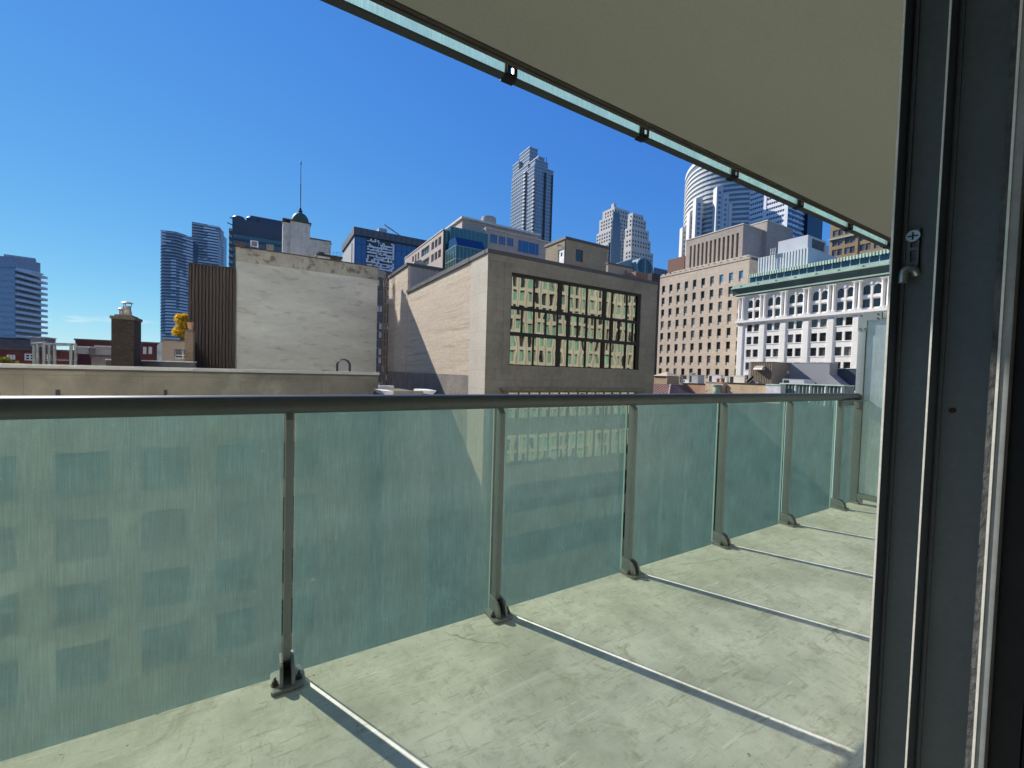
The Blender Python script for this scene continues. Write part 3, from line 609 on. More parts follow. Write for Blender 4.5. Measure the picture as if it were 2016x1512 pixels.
# stair penthouse on its roof
ph = thing('roof_penthouse', (0, 0, 0), 'small tan brick stair house with a white door on the stone corner building roof', 'penthouse')
pc = aY(1114, 466, 52); xr = aY(1197.5, 486, 52).x; yl_ = aX(1074.5, 481, pc.x).y; zb_ = ZT-.8; zt_ = pc.z-.35
ph.location = (pc.x, 52, zb_); ORG[ph.name] = Vector((pc.x, 52, zb_))
olive = mat('olive_brick', (.30, .25, .17), .9, noise=((.4, .15),), brick=(.42, .14, .02, (.22, .19, .13), (.36, .30, .21)))
mb = MB(); dz = zX(1104, 491, pc.x); d0, d1 = aX(1110.5, 500, pc.x).y, aX(1098.5, 500, pc.x).y
wz_a, wz_b = zY(1140, 515, 52), zY(1140, 491.5, 52); wxa, wxb = aY(1133.5, 500, 52).x, aY(1148, 500, 52).x
wall_grid(mb, (0, 52, 0), (1, 0, 0), (0, 0, 1), (0, -1, 0), [pc.x, wxa, wxb, xr], [zb_, wz_a, wz_b, zt_], {(1, 1)}, .25)
wall_grid(mb, (pc.x, 0, 0), (0, 1, 0), (0, 0, 1), (-1, 0, 0), [52, d0, d1, yl_], [zb_, zb_+.05, dz, zt_], {(1, 1)}, .2)
mb.face([(xr, 52, zb_), (xr, yl_, zb_), (xr, yl_, zt_), (xr, 52, zt_)]); mb.face([(pc.x, yl_, zb_), (xr, yl_, zb_), (xr, yl_, zt_), (pc.x, yl_, zt_)])
mb.build('wall', olive, ph, weld=False)
mb = MB(); mb.box(pc.x-.15, xr+.15, 51.85, yl_+.15, zt_, zt_+.38); mb.build('roof', M['coping'], ph)
mb = MB(); mb.box(pc.x+.12, pc.x+.2, d0+.01, d1-.01, zb_, dz-.01, 0); mb.box(pc.x+.11, pc.x+.119, (d0+d1)/2-.18, (d0+d1)/2+.18, dz-1.1, dz-.5, 1); mb.build('door', [M['white'], M['glass_dk']], ph)
mb = MB(); wm_ = win_mesh('window', wxb-wxa, wz_b-wz_a, 'y', [M['glass_dk'], mat('brown_frame', (.08, .06, .045), .6), M['white']], .09, .08, (), (0.02,)); place('window', wm_, ((wxa+wxb)/2, 52.2, (wz_a+wz_b)/2), ph)
mb = MB(); yy = (d0+d1)/2; mb.tube([(pc.x, yy, dz+.55), (pc.x-.5, yy, dz+.6), (pc.x-.6, yy, dz+.5)], .05, 6); mb.lathe(pc.x-.6, yy, [(.16, dz+.38), (.08, dz+.52)], 8); mb.tube([(pc.x-.03, 52.06, zb_), (pc.x-.03, 52.06, zt_)], .07, 6); mb.build('wall_lamp', M['steel_d'], ph)
# low roof wall and corrugated screen
lw = MB(); a = aY(1197.5, 516, 44.2); b = aY(1284, 536, 44.2); b.x = min(b.x, X1-.5); lw.mi(0).box(a.x, b.x, 44.2, 44.6, ZT-.88, a.z-.22); lw.mi(1).box(a.x-.1, b.x+.1, 44.1, 44.7, a.z-.219, a.z-.03)
v_ = aY(1232, 535, 44.2); lw.mi(1).box(v_.x-.16, v_.x+.16, 44.16, 44.199, v_.z-.18, v_.z+.18)
single(lw, 'roof_wall', [mat('pinkish_render', (.34, .29, .245), .9, noise=((.3, .15),)), M['coping']], 'low pinkish wall with a vent hole on the roof behind the stair house', 'wall')
cs = thing('roof_screen', (X0+3, YS, ZT), 'grey corrugated metal screen standing on the brick building roof step', 'screen')
pa = aY(813, 520, YS); pb_ = aY(877, 546, YS)
mb = MB(); x = X0+.55; zs0, zs1 = ZT-.9, ZS-.02; i = 0
corr = mat('grey_corrugated', (.30, .30, .28), .6, .1, .4, ((.8, .2),), stretch=(1, 1, .2))
mb.face([(X0+.5, YS, zs0), (X0+2.2, YS, zs0), (X0+2.2, YS, zs1), (X0+.5, YS, zs1)]); x = X0+2.2
while x < X0+14:
    for (u0, y0_), (u1, y1_) in (((0, 0), (.25, 0)), ((.25, 0), (.35, .14)), ((.35, .14), (.6, .14)), ((.6, .14), (.7, 0))):
        mb.face([(x+u0, YS+y0_, zs0), (x+u1, YS+y1_, zs0), (x+u1, YS+y1_, zs1), (x+u0, YS+y0_, zs1)])
    x += .7
mb.build('sheet', corr, cs, weld=False)
mb = MB(); mb.box(X0+.552, X0+14.2, YS-.15, YS+1, ZS, ZS+.5); mb.build('cap', M['coping'], cs)
vb = MB(); c0 = aY(826, 508, YS+2); vb.prism([(c0.x-1.2, ZS+.45), (c0.x+1.2, ZS+.45), (c0.x+.9, ZS+1.5), (c0.x+.2, ZS+1.9), (c0.x-.9, ZS+1.4)], YS+2, YS+4, 'y'); single(vb, 'roof_vent', corr, 'small hooded grey roof vent above the corrugated screen', 'vent')
# white parapet of a low roof down in the alley
al = thing('low_link_building', (15, 36, GZ), 'low alley building with white flared parapet edges beside the tan brick wall', 'building')
q0, q1 = aY(750, 768, 34), aY(857, 768, 34); mb = MB(); mb.box(q0.x+.3, q1.x-.3, 34, 44, GZ, q0.z-.35); mb.build('wall', mat('alley_render', (.13, .12, .105), .9, noise=((.5, .2),)), al)
zq = q0.z; we = mat('weathered_edge', (.30, .27, .22), .8)
mb = MB(); mb.box(q0.x+.9, q1.x-1.0, 33.9, 34.15, zq-.32, zq-.06); mb.build('parapet', we, al)
mb = MB(); mb.prism([(q0.x-.05, zq-.02), (q0.x+.95, zq-.08), (q0.x+.95, zq-.34), (q0.x+.3, zq-.38)], 33.8, 36.5, 'y'); mb.build('parapet', M['white'], al)
mb = MB(); mb.prism([(q1.x+.05, zq-.02), (q1.x-1.1, zq), (q1.x-1.1, zq-.26), (q1.x-.3, zq-.38)], 33.8, 36.5, 'y'); mb.build('parapet', M['white'], al)
mb = MB(); mb.box(q0.x+.9, q1.x-1, 43.5, 44, zq-.35, zq-.05); mb.build('parapet', M['white'], al)

# ------------------------------------------------------------------ low stone building opposite (parapet and roof)
YP = 38.0
pc0 = aY(0, 715, YP); pc1 = aY(744.8, 733, YP); PZ = pc1.z
lsb = thing('parapet_building', (-20, 45, GZ), 'low stone building opposite with a metal capped parapet just above eye level', 'building')
pst = mat('weathered_ashlar', (.205, .195, .155), .9, noise=((.22, .30), (.9, .2), (14, .08)), brick=(5.7, 1.45, .012, (.13, .125, .10), (.215, .205, .165)), col2=(.30, .31, .25), c2scale=.35, c2lo=.56, c2hi=.7)
XL = -75.0
mb = MB(); holes = set(); us = [XL]; x = -46.0
while x < pc1.x-5: us += [x, x+2.6]; x += 4.3
us.append(pc1.x); vs = [GZ, GZ+5, GZ+8, GZ+9.4, GZ+12.2, GZ+13.7, GZ+16.5, GZ+18, GZ+21, PZ-.25]
for i in range(1, len(us)-1, 2):
    for j_ in (1, 3, 5, 7): holes.add((i, j_))
wall_grid(mb, (0, YP, 0), (1, 0, 0), (0, 0, 1), (0, -1, 0), us, vs, holes, .35)
mb.box(XL, pc1.x-.01, YP+.36, YP+.6, GZ, PZ-.26); mb.box(pc1.x-.4, pc1.x, YP+.001, 77, GZ, PZ-.26)
mb.build('wall', pst, lsb, weld=False)
wq = []
for i, j_ in sorted(holes, key=lambda q: (-q[1], abs(us[q[0]]+3))):
    wq.append(((us[i]+us[i+1])/2, (vs[j_]+vs[j_+1])/2, vs[j_+1]-vs[j_]))
wmesh = {}
for q, (x, z, h_) in enumerate(wq[:56]):
    k = round(h_, 2)
    if k not in wmesh: wmesh[k] = win_mesh('window', 2.6, h_, 'y', [mat('dusty_pane', (.085, .09, .08), .25, 0, .5, ((.6, .35),)), mat('grey_sash', (.16, .165, .145), .7), pst], .1, .1, (0,), (.12,))
    place('window', wmesh[k], (x, YP+.25, z), lsb)
mb = MB(); mb.box(XL, pc1.x+.08, YP-.1, YP+.6, PZ-.24, PZ); mb.build('coping', mat('zinc_coping', (.46, .47, .44), .5, .1, .5, ((.5, .15), (4, .08))), lsb)
mb = MB(); mb.box(XL, pc1.x+.03, YP-.05, YP-.002, PZ-.36, PZ-.2401); mb.build('coping_shadow_strip', mat('painted_coping_shade', (.09, .085, .075), .7), lsb)  # dark strip paints the coping's shade on the wall
for xx in (aY(113, 765, YP).x, aY(325, 765, YP).x):
    mb = MB(); zt = zY(113, 767, YP); mb.box(xx-.06, xx+.12, YP-.10, YP-.002, zt-2.2, zt); mb.build('downpipe', M['steel_d'], lsb)
mb = MB(); mb.box(XL, pc1.x-.41, YP+.601, 76.9, PZ-.7, PZ-.6); mb.build('roof', mat('roof_felt', (.17, .17, .165), .95, noise=((.4, .2),)), lsb)
RZ = PZ-.6                                                       # its roof level

# ------------------------------------------------------------------ things on that roof
brickd = mat('sooty_brick', (.026, .021, .017), .95, noise=((.8, .3), (4, .2)), brick=(.24, .085, .016, (.022, .019, .016), (.060, .046, .033)))
def chimney(X_, pxl, pxc, pxr, pyt, Yc, name, m, label, flare=True):
    c0 = aY(pxl, pyt, Yc); c1 = aY(pxc, pyt, Yc); w = c1.x-c0.x
    return c0.x, c1.x, c0.z
cx0 = aY(219, 650, 44).x; cx1 = aY(264, 650, 44).x; cz = zY(240, 622, 44)
ch = thing('brick_chimney', ((cx0+cx1)/2, 44.8, RZ), 'wide sooty dark brick chimney with two metal flues on the parapet building roof', 'chimney')
mb = MB(); mb.box(cx0, cx1, 44, 46.2, RZ-.1, cz-.25); mb.build('stack', brickd, ch)
mb = MB(); mb.box(cx0-.08, cx1+.08, 43.92, 46.28, cz-.249, cz-.02); mb.box(cx0+.15, cx1-.15, 44.15, 46.05, cz-.0199, cz+.12); mb.build('cap', mat('chimney_cement', (.10, .09, .075), .9, noise=((2, .3),)), ch)
fx = aY(250, 600, 45).x; fz = zY(250, 594, 45); mb = MB()
mb.lathe(fx, 45, [(.30, cz+.1), (.30, cz+.45), (.26, cz+.5), (.26, fz-.35)], 14); mb.mi(1).lathe(fx, 45, [(.42, fz-.12), (.20, fz-.02), (.02, fz)], 14)
for a in (0, 2.1, 4.2): mb.tube([(fx+.25*cos(a), 45+.25*sin(a), fz-.36), (fx+.30*cos(a), 45+.30*sin(a), fz-.1)], .025, 5)
mb.build('flue', [mat('galvanised_flue', (.34, .31, .27), .5, .4, .5, ((5, .3),)), M['steel_d']], ch)
fx = aY(238.5, 608, 45).x; fz = zY(238, 606.5, 45); mb = MB(); mb.lathe(fx, 45, [(.12, cz+.1), (.12, fz-.18), (.2, fz-.16), (.2, fz-.05), (.1, fz)], 12); mb.build('flue', MATS['galvanised_flue'], ch)
x0, x1 = aY(363.5, 660, 50).x, aY(380, 660, 50).x; zc = zY(372, 649, 50)
c2 = thing('brick_chimney', ((x0+x1)/2, 50.5, RZ), 'narrow brown brick chimney with one clay pot beside the ribbed brown wall', 'chimney')
mb = MB(); mb.box(x0, x1, 50, 51.3, RZ-.1, zc-.2); mb.build('stack', mat('brown_brick', (.20, .14, .085), .95, noise=((.8, .25),), brick=(.24, .085, .016, (.12, .10, .075), (.30, .22, .14))), c2)
mb = MB(); mb.box(x0-.06, x1+.06, 49.94, 51.36, zc-.199, zc); mb.build('cap', MATS['chimney_cement'], c2)
px_ = aY(375, 640, 50.6).x; mb = MB(); mb.lathe(px_, 50.6, [(.22, zc+.001), (.20, zc+.1), (.24, zc+.5), (.28, zc+.62), (.28, zc+.72), (.2, zc+.74)], 14); mb.build('pot', mat('clay_pot', (.46, .25, .14), .9, noise=((5, .2),)), c2)
x0, x1 = aY(209, 715, 46.5).x, aY(380, 715, 46.5).x; zt = zY(300, 709.5, 46.5)
mb = MB(); mb.box(x0, cx0-.05, 46.5, 48.4, RZ-.02, zt-.02); mb.box(x0, x1, 46.6, 48.5, RZ-.02, zt-.06)
mb = MB(); mb.box(x0, x1, 46.5, 48.5, RZ-.02, zt-.08); mb.mi(1).box(x0-.05, x1+.05, 46.44, 48.56, zt-.079, zt)
single(mb, 'roof_upstand', [mat('blue_black_sheet', (.05, .058, .065), .5, 0, .4, ((.5, .2),)), M['white']], 'long low dark sheet metal upstand with a white rim behind the chimneys', 'roof upstand')
# open steel frame
sf = thing('steel_frame', (aY(110, 700, 43).x, 44, RZ), 'open frame of grey steel posts standing on the parapet building roof', 'frame')
gal = mat('galvanised_steel', (.20, .22, .22), .5, .2, .5, ((3, .15),))
for pxx, yy, pt in ((67, 47, 678), (74, 45.5, 676), (87, 43, 672), (97, 46, 677), (107.5, 44.5, 676), (140, 43, 679), (149, 45, 677)):
    b = aY(pxx, 700, yy); zt = zY(pxx, pt, yy); mb = MB(); mb.box(b.x-.075, b.x+.075, yy-.06, yy+.06, RZ, zt); mb.build('post', gal, sf)
for (pa_, ya, pb_, yb, py) in ((64, 47, 91, 43, 676), (87, 43, 109, 43, 677), (96, 46, 151, 45, 676), (107, 44.5, 142, 43, 679)):
    a = aY(pa_, py, ya); b = aY(pb_, py+ (1 if py < 677 else 0), yb); mb = MB(); mb.tube([a, (b.x, b.y, a.z)], .07, 6); mb.build('beam', gal, sf)
a = aY(87, 708, 43.0); b = aY(150, 708, 43.2); mb = MB(); mb.tube([a, (b.x, b.y, a.z)], .04, 6); mb.build('beam', gal, sf)
# hooped handrail by the corner
hp = thing('ladder_hoop', (aY(677, 725, 41).x, 41, RZ), 'black hooped ladder handrail rising over the parapet', 'handrail')
mb = MB(); l_, r_ = aY(665, 720, 41), aY(690, 720, 41); zt = zY(677, 707.5, 41); rad = (r_.x-l_.x)/2; xm = (l_.x+r_.x)/2
arc = [(xm-rad*cos(pi*k/10), 41, zt-rad+rad*sin(pi*k/10)) for k in range(11)]
mb.tube([(l_.x, 41, RZ)]+arc+[(r_.x, 41, RZ)], .05, 8); mb.tube([(l_.x, 41.7, RZ)]+[(p[0], 41.7, p[2]) for p in arc]+[(r_.x, 41.7, RZ)], .05, 8)
mb.build('hoop', M['steel_d'], hp, smooth=60)

# ------------------------------------------------------------------ ribbed brown block and the big concrete gable
YB = 77.6
x0, x1 = aY(372, 600, YB).x, aY(463.5, 600, YB).x; zt = zY(372, 518, YB)
bw_ = thing('ribbed_block', ((x0+x1)/2, YB+6, RZ), 'dark brown block clad in vertical ribbed metal beside the concrete wall', 'building')
ribm = mat('brown_ribbed_metal', (.052, .038, .03), .6, .1, .4, ((.4, .2), (6, .1)), stretch=(1, 1, .15))
mb = MB(); x = x0; mb.mi(0)
while x < x1-.1:
    for (u0, d0_), (u1, d1_) in (((0, 0), (.24, 0)), ((.24, 0), (.27, .2)), ((.27, .2), (.39, .2)), ((.39, .2), (.42, 0))):
        a, b = min(x+u0, x1), min(x+u1, x1)
        mb.face([(a, YB+d0_, RZ-.2), (b, YB+d1_, RZ-.2), (b, YB+d1_, zt), (a, YB+d0_, zt)])
    x += .42
mb.box(x0, x1, YB+.25, YB+14, RZ-.2, zt-.01)
mb.build('cladding', ribm, bw_, weld=False)
mb = MB(); mb.box(x0-.05, x1, YB-.06, YB+14, zt, zt+.14); mb.box(x0-.07, x0-.002, YB-.05, YB+.2, RZ, zt-.002); mb.build('edge_trim', M['steel_d'], bw_)
YC = 78.0
c0 = aY(464.4, 487, YC); c1 = aY(744, 527, YC); CZ = c1.z
cg = thing('concrete_block_building', ((c0.x+c1.x)/2, 92, GZ), 'tall windowless pale concrete gable wall stained by weather', 'building')
def gable_mat():
    m = mat('board_marked_concrete', (.54, .54, .445), .9, noise=((.09, .22), (.9, .08), (6, .06)), stretch=(1, 1, 3.2), col2=(.38, .37, .28), c2scale=.35, c2lo=.56, c2hi=.68, bump=.3, bscale=3)
    return m
conc = gable_mat()
conc_old = mat('stained_concrete', (.36, .34, .26), .9, noise=((.5, .22), (2.5, .15)), col2=(.13, .115, .09), c2scale=.9, c2lo=.53, c2hi=.66, bump=.2, bscale=4)
mb = MB(); zb = zY(466, 514, YC); mb.box(c0.x, c1.x, YC, 79.4, GZ, zb); mb.box(c0.x, 7.0, 79.41, 99, GZ, zb-.4); mb.box(c0.x, c1.x-1, 99.01, 113, GZ, zb-.2); mb.build('wall', conc, cg)
mb = MB(); mb.box(c0.x-.02, c1.x+.02, YC-.03, YC+1.0, zb+.001, CZ); mb.box(c0.x, c0.x+1.0, YC+1.001, 99, zb+.001, CZ)
mb.build('upper_band', conc_old, cg)
mb = MB(); mb.box(c0.x-.1, c1.x+.1, YC-.1, YC+.8, CZ+.001, CZ+.18); mb.box(c0.x-.1, aY(480, 495, YC).x, YC-.09, YC+.79, CZ+.181, CZ+.75); mb.mi(0); xx = aY(733, 527, YC).x; mb.box(xx, xx+.25, YC-.08, YC+.7, CZ+.181, CZ+.6)
mb.build('coping', mat('rusty_flashing', (.10, .06, .045), .8, noise=((1, .3),)), cg)
mb = MB()
for k in range(7): zz = zb-1.2-k*2.9; mb.box(c0.x+.3, c1.x-.3, YC-.012, YC-.003, zz, zz+.035)
mb.build('pour_joint', mat('joint_dark', (.50, .50, .40), .9, noise=((1.2, .3),)), cg)
# dome tower
TY = 104.0
tl, tr = aY(571, 480, TY).x, aY(610, 480, TY).x; tz = zY(590, 436, TY); tzb = CZ-.5
dt = thing('dome_tower', ((tl+tr)/2, TY+3, tzb), 'white rendered roof tower with a green copper dome and tall flagpole', 'tower')
rend = mat('patchy_white_render', (.50, .49, .44), .9, noise=((.5, .15), (2, .1)), col2=(.33, .31, .25), c2scale=.7, c2lo=.55, c2hi=.7, stretch=(1, 1, .5))
mb = MB(); mb.box(tl, tr, TY, TY+(tr-tl), tzb, tz-.2); wl = aY(650, 490, TY+.3).x; wz = zY(612, 469.5, TY); mb.box(tr+.001, wl, TY+.3, TY+6, tzb, wz); mb.box(tl-1.4, tl-.001, TY+.4, TY+(tr-tl), tzb, tz-.6); mb.build('wall', rend, dt)
mb = MB(); mb.box(tr+.002, wl+.15, TY+.15, TY+6.1, wz+.001, wz+.25); mb.box(tl-1.5, tr+.25, TY-.15, TY+(tr-tl)+.2, tz-.199, tz+.1); mb.build('coping', MATS['rusty_flashing'], dt)
mb = MB(); xm = (tl+tr)/2+.1; r0 = (aY(608, 432, TY).x-aY(572, 432, TY).x)/2; dz = zY(590, 413, TY)-tz; ym = TY+(tr-tl)/2
prof = [(r0*1.04, tz+.101), (r0*1.04, tz+.3)]+[(r0*cos(R(t)), tz+.3+(dz-.3)*sin(R(t))) for t in range(0, 90, 9)]+[(.18, tz+dz)]
mb.lathe(xm, ym, prof, 28); mb.build('dome', mat('copper_green', (.045, .095, .062), .6, .1, .5, ((.6, .3), (3, .2))), dt, smooth=40)
ptop = zY(591.5, 317.5, ym); mb = MB(); pz = tz+dz; pxm = xm
mb.lathe(pxm, ym, [(.30, pz-.1), (.34, pz+.15), (.5, pz+.35), (.22, pz+.6), (.28, pz+.8), (.10, pz+1.1), (.10, ptop*.55+pz*.45), (.065, ptop*.57+pz*.43), (.055, ptop-.7), (.16, ptop-.55), (.16, ptop-.45), (.04, ptop-.3), (.16, ptop-.1), (.1, ptop)], 10); mb.build('flagpole', M['steel_d'], dt, smooth=50)
pp = aY(646, 485, TY-2); pz_ = zY(646, 478, TY-2); mb = MB(); mb.lathe(pp.x, TY-2, [(.55, tzb), (.55, pz_-.3), (.8, pz_-.2), (.8, pz_)], 12); mb.build('vent_stack', mat('pale_stack', (.42, .40, .34), .8), dt)
# small plant on the gable roof
def roofbox(name, x0, x1, y0, y1, z0, z1, mats, label, cat, cap=.06):
    mb = MB(); mb.mi(0).box(x0, x1, y0, y1, z0, z1-cap); mb.mi(1).box(x0-.04, x1+.04, y0-.04, y1+.04, z1-cap+.001, z1); return single(mb, name, mats, label, cat)
a, b = aY(493, 500, YC+4), aY(508, 500, YC+4); t_, m_, l2 = zY(500, 473.5, YC+4), zY(500, 486, YC+4), CZ-.4
mb = MB(); mb.mi(0).box(a.x, b.x, YC+4, YC+6, m_, t_); mb.mi(1).box(a.x+.05, b.x-.05, YC+4.05, YC+5.9, l2, m_-.001); mb.mi(2).box(a.x+.15, b.x-.15, YC+3.97, YC+3.999, m_+.15, t_-.15)
single(mb, 'roof_fan', [M['white'], M['steel_d'], M['glass_sky']], 'white topped square extract fan on a black base at the gable top', 'roof fan')
a, b = aY(625, 505, YC+8), aY(671, 505, YC+8); zt = zY(650, 501, YC+8)
mb = MB(); mb.mi(0).box(a.x, b.x-1.9, YC+8, YC+12, CZ-.4, zt-.5); mb.mi(1).box(a.x-.2, b.x+.3, YC+7.8, YC+12, zt-.499, zt-.15); mb.mi(2).box(b.x-1.899, b.x, YC+8.1, YC+12, CZ-.4, zt-.5); mb.mi(1).box(a.x+.2, a.x+1.2, YC+8.5, YC+10, zt-.149, zt+.35)
single(mb, 'roof_hut', [rend, M['steel_d'], mat('rust_door', (.09, .05, .04), .8)], 'low white roof hut with a dark overhanging lid and brown door', 'roof hut')
a = aY(656, 497, YC+10); mb = MB(); b = aY(670, 498, YC+10); zt = zY(650, 495, YC+10)
for xx in (a.x, (a.x+b.x)/2, b.x): mb.tube([(xx, YC+10, CZ), (xx, YC+10, zt)], .04, 5)
mb.tube([(a.x, YC+10, zt), (b.x, YC+10, zt)], .04, 5); mb.tube([(a.x, YC+10, zt-.6), (b.x, YC+10, zt-.6)], .03, 5)
single(mb, 'guard_rail', mat('grey_rail', (.3, .33, .35), .6), 'thin grey guard rail behind the white roof hut', 'guard rail')
a = aY(606, 507, YC+3); mb = MB(); mb.lathe(a.x, YC+3, [(.35, CZ-.2), (.5, CZ+.1), (.5, CZ+.5), (.2, CZ+.85)], 12); b = aY(618, 508, YC+3); mb.tube([(a.x, YC+3, CZ+.3), (b.x, YC+3, CZ+.3), (b.x+.3, YC+3, CZ+1.2)], .12, 8)
single(mb, 'roof_duct', mat('dull_zinc', (.38, .38, .35), .5, .3), 'round zinc roof cowl and pipe below the dome tower', 'roof cowl')
a, b = aY(524, 495, YC+2), aY(540, 495, YC+2); mb = MB(); mb.mi(0).box(a.x, b.x, YC+9, YC+11, CZ-.3, zY(530, 481, YC+9)); mb.mi(1).tube([(a.x-.1, YC+8.9, CZ), (a.x-.1, YC+8.9, zY(530, 478, YC+9))], .06, 6)
single(mb, 'roof_wall', [mat('patched_brick', (.22, .20, .17), .9, noise=((1.5, .4),)), M['steel_d']], 'small patched masonry stub wall at the gable top', 'wall')
# drain pipes at the end of the gable and strip building beyond
dpx = aY(750, 640, YC+2).x
mb = MB()
for px_, a_, b_ in ((757, 540, 775), (762, 548, 770)):
    p0, p1 = aY(px_, a_, YC+2), aY(px_-2.5, b_, YC+2); mb.tube([(p0.x, YC+2, p0.z), (p0.x, YC+2, GZ+4)], .16, 8)
for py in (560, 598, 640, 682, 724): p = aY(758, py, YC+2); mb.box(p.x-.28, p.x+.75, YC+1.8, YC+2.2, p.z-.12, p.z+.12)
single(mb, 'vent_pipe', mat('brown_pipe', (.20, .165, .135), .7, noise=((2, .25),)), 'tall brown vent pipes in the gap beside the tan brick wall', 'pipe')

# ================================================================== skyline
def floors_block(t, x0, x1, y0, y1, z0, z1, fh, band, proud, mwall, mglass, mull=0, mm=None, faces='xy', zlow=None, wname='spandrel'):
    """Glass core with a projecting spandrel band per storey (each its own part) and optional mullions."""
    mb = MB(); mb.box(x0, x1, y0, y1, z0, z1); mb.build('glazing', mglass, t)
    n = int((z1-(zlow if zlow is not None else z0))/fh)
    for k in range(n):
        zt = z1-k*fh; mb = MB(); mb.box(x0-proud, x1+proud, y0-proud, y1+proud, zt-band, zt+.001*(k == 0)); mb.build(wname, mwall, t)
    if mull:
        mb = MB(); zb = z1-n*fh
        x = x0
        while x <= x1+.01: mb.box(x-.08, x+.08, y0-proud*.6, y0-.002, zb, z1-band-.002); x += mull
        y = y0
        while y <= y1+.01: mb.box(x0-proud*.6, x0-.002, y-.08, y+.08, zb, z1-band-.002); y += mull
        mb.build('mullions', mm or mwall, t)
def poly_ring(P, d):
    """Offset an open front polyline outwards (towards the viewer) by d."""
    out = []
    for i, p in enumerate(P):
        a = P[max(i-1, 0)]; b = P[min(i+1, len(P)-1)]; t = Vector((b[0]-a[0], b[1]-a[1])); n = Vector((t.y, -t.x)).normalized()
        out.append((p[0]+n.x*d, p[1]+n.y*d))
    return out
def sky_pts(pix, depths): return [tuple(aD(px, 600, d).xy) for px, d in zip(pix, depths)]

# --- twin residential towers with balcony bands
lb = mat('tower_balcony_white', (.85, .84, .84), .7, noise=((.05, .1),)); db = mat('tower_band_dark', (.19, .22, .26), .7); tg = glass('tower_blue_glass', (.09, .13, .19), .2, .7)
def balcony_tower(label, pix, depths, ytops, fh, zlow, prob, seed, back=22):
    rnd = random.Random(seed); P = sky_pts(pix, depths); z1 = aD(pix[0], ytops, depths[0]).z
    t = thing('balcony_tower', (P[0][0], P[0][1], GZ), label, 'tower', 'pair of slender balcony towers')
    body = P+[(P[-1][0]+3, P[-1][1]+back), (P[0][0]+3, P[0][1]+back)]
    mb = MB(); mb.prism(body, GZ, z1-.5); mb.build('glazing', tg, t)
    Q = poly_ring(P, 1.9); n = int((z1-zlow)/fh)
    phase = [rnd.uniform(0, 6) for _ in range(4)]
    for k in range(n):
        zt = z1-k*fh; mb = MB(); mb.prism(Q+[P[-1], P[0]][0:0]+list(reversed(poly_ring(P, -.1))), zt-.42, zt)
        for i in range(len(Q)-1):
            (ax, ay), (bx_, by) = Q[i], Q[i+1]; L_ = math.hypot(bx_-ax, by-ay); m_ = max(2, int(L_/3.1))
            for q in range(m_):
                u = (q+.5)/m_; wave = sin(phase[0]+k*.13+u*4+i*2)+.8*sin(phase[1]+k*.31-u*6+i)+.5*rnd.uniform(-1, 1)
                mb.mi(0 if wave > prob else 1)
                f0, f1 = q/m_, (q+1)/m_
                p0 = (ax+(bx_-ax)*f0, ay+(by-ay)*f0); p1 = (ax+(bx_-ax)*f1, ay+(by-ay)*f1)
                tt = Vector((bx_-ax, by-ay)).normalized(); nn_ = Vector((-tt.y, tt.x))*.12
                mb.prism([p0, p1, (p1[0]+nn_.x, p1[1]+nn_.y), (p0[0]+nn_.x, p0[1]+nn_.y)], zt+.002, zt+1.05)
        mb.mi(0); mb.build('balcony', [lb, db], t)
    return t
balcony_tower('slender blue grey balcony tower with kinked front, shorter of the pair', (317, 345, 376), (400, 404, 420), 457, 3.0, 0, .2, 3)
balcony_tower('slender blue grey balcony tower with rounded edge, taller of the pair', (377, 428, 436), (440, 452, 470), 441, 3.0, 60, .25, 5)

# --- condo tower at the left edge
P = sky_pts((-60, 30, 81), (178, 180, 196)); ct = thing('condo_tower', (P[1][0], P[1][1], GZ), 'grey condominium tower at the left edge with long stacked balconies', 'tower')
z1 = aD(30, 503, 180).z; zc = aD(30, 527, 180).z
body = P+[(P[2][0]-12, P[2][1]+30), (P[0][0]-10, P[0][1]+30)]
mb = MB(); mb.prism(body, GZ, zc); mb.build('glazing', glass('condo_glass', (.06, .075, .09), .3, .4), ct)  # glass darkened to paint shade into the balcony recesses
gc = mat('condo_grey', (.42, .43, .45), .8); gp = mat('condo_pale_slab', (.80, .79, .78), .8)
crown = sky_pts((-60, 30, 52, 80), (180, 182, 186, 193)); mb = MB(); mb.prism(crown+[(crown[3][0]-12, crown[3][1]+24), (crown[0][0]-10, crown[0][1]+24)], zc+.01, z1-.2); 
o = mb.build('crown', gc, ct)
mb = MB(); q = poly_ring(P[:2], .3); mb.prism([q[0], q[1], P[1], P[0]], GZ, zc-.3); mb.build('glazing', glass('condo_light_glass', (.32, .40, .46), .15, .8), ct)
mb = MB(); a_ = aD(14, 499, 184); mb.prism([(a_.x-1, a_.y), (a_.x+8, a_.y+2), (a_.x+6, a_.y+9), (a_.x-3, a_.y+7)], z1-.19, z1+1.4); mb.build('plant_room', gc, ct)
Qr = poly_ring(P, 2.3)
fh = 2.6; k = 0; zt = zc-.4
while zt > -4:
    mb = MB(); mb.prism([Qr[1], Qr[2], P[2], P[1]], zt-1.1, zt); mb.mi(1); q = poly_ring(P, .5); mb.prism([q[0], q[1], P[1], P[0]], zt-.9, zt)
    mb.build('balcony', [gp, gc], ct); zt -= fh
mb = MB(); mb.prism(poly_ring(crown, 1.2)+list(reversed(crown)), zc-.3, zc+.3); mb.build('terrace_rim', gp, ct)

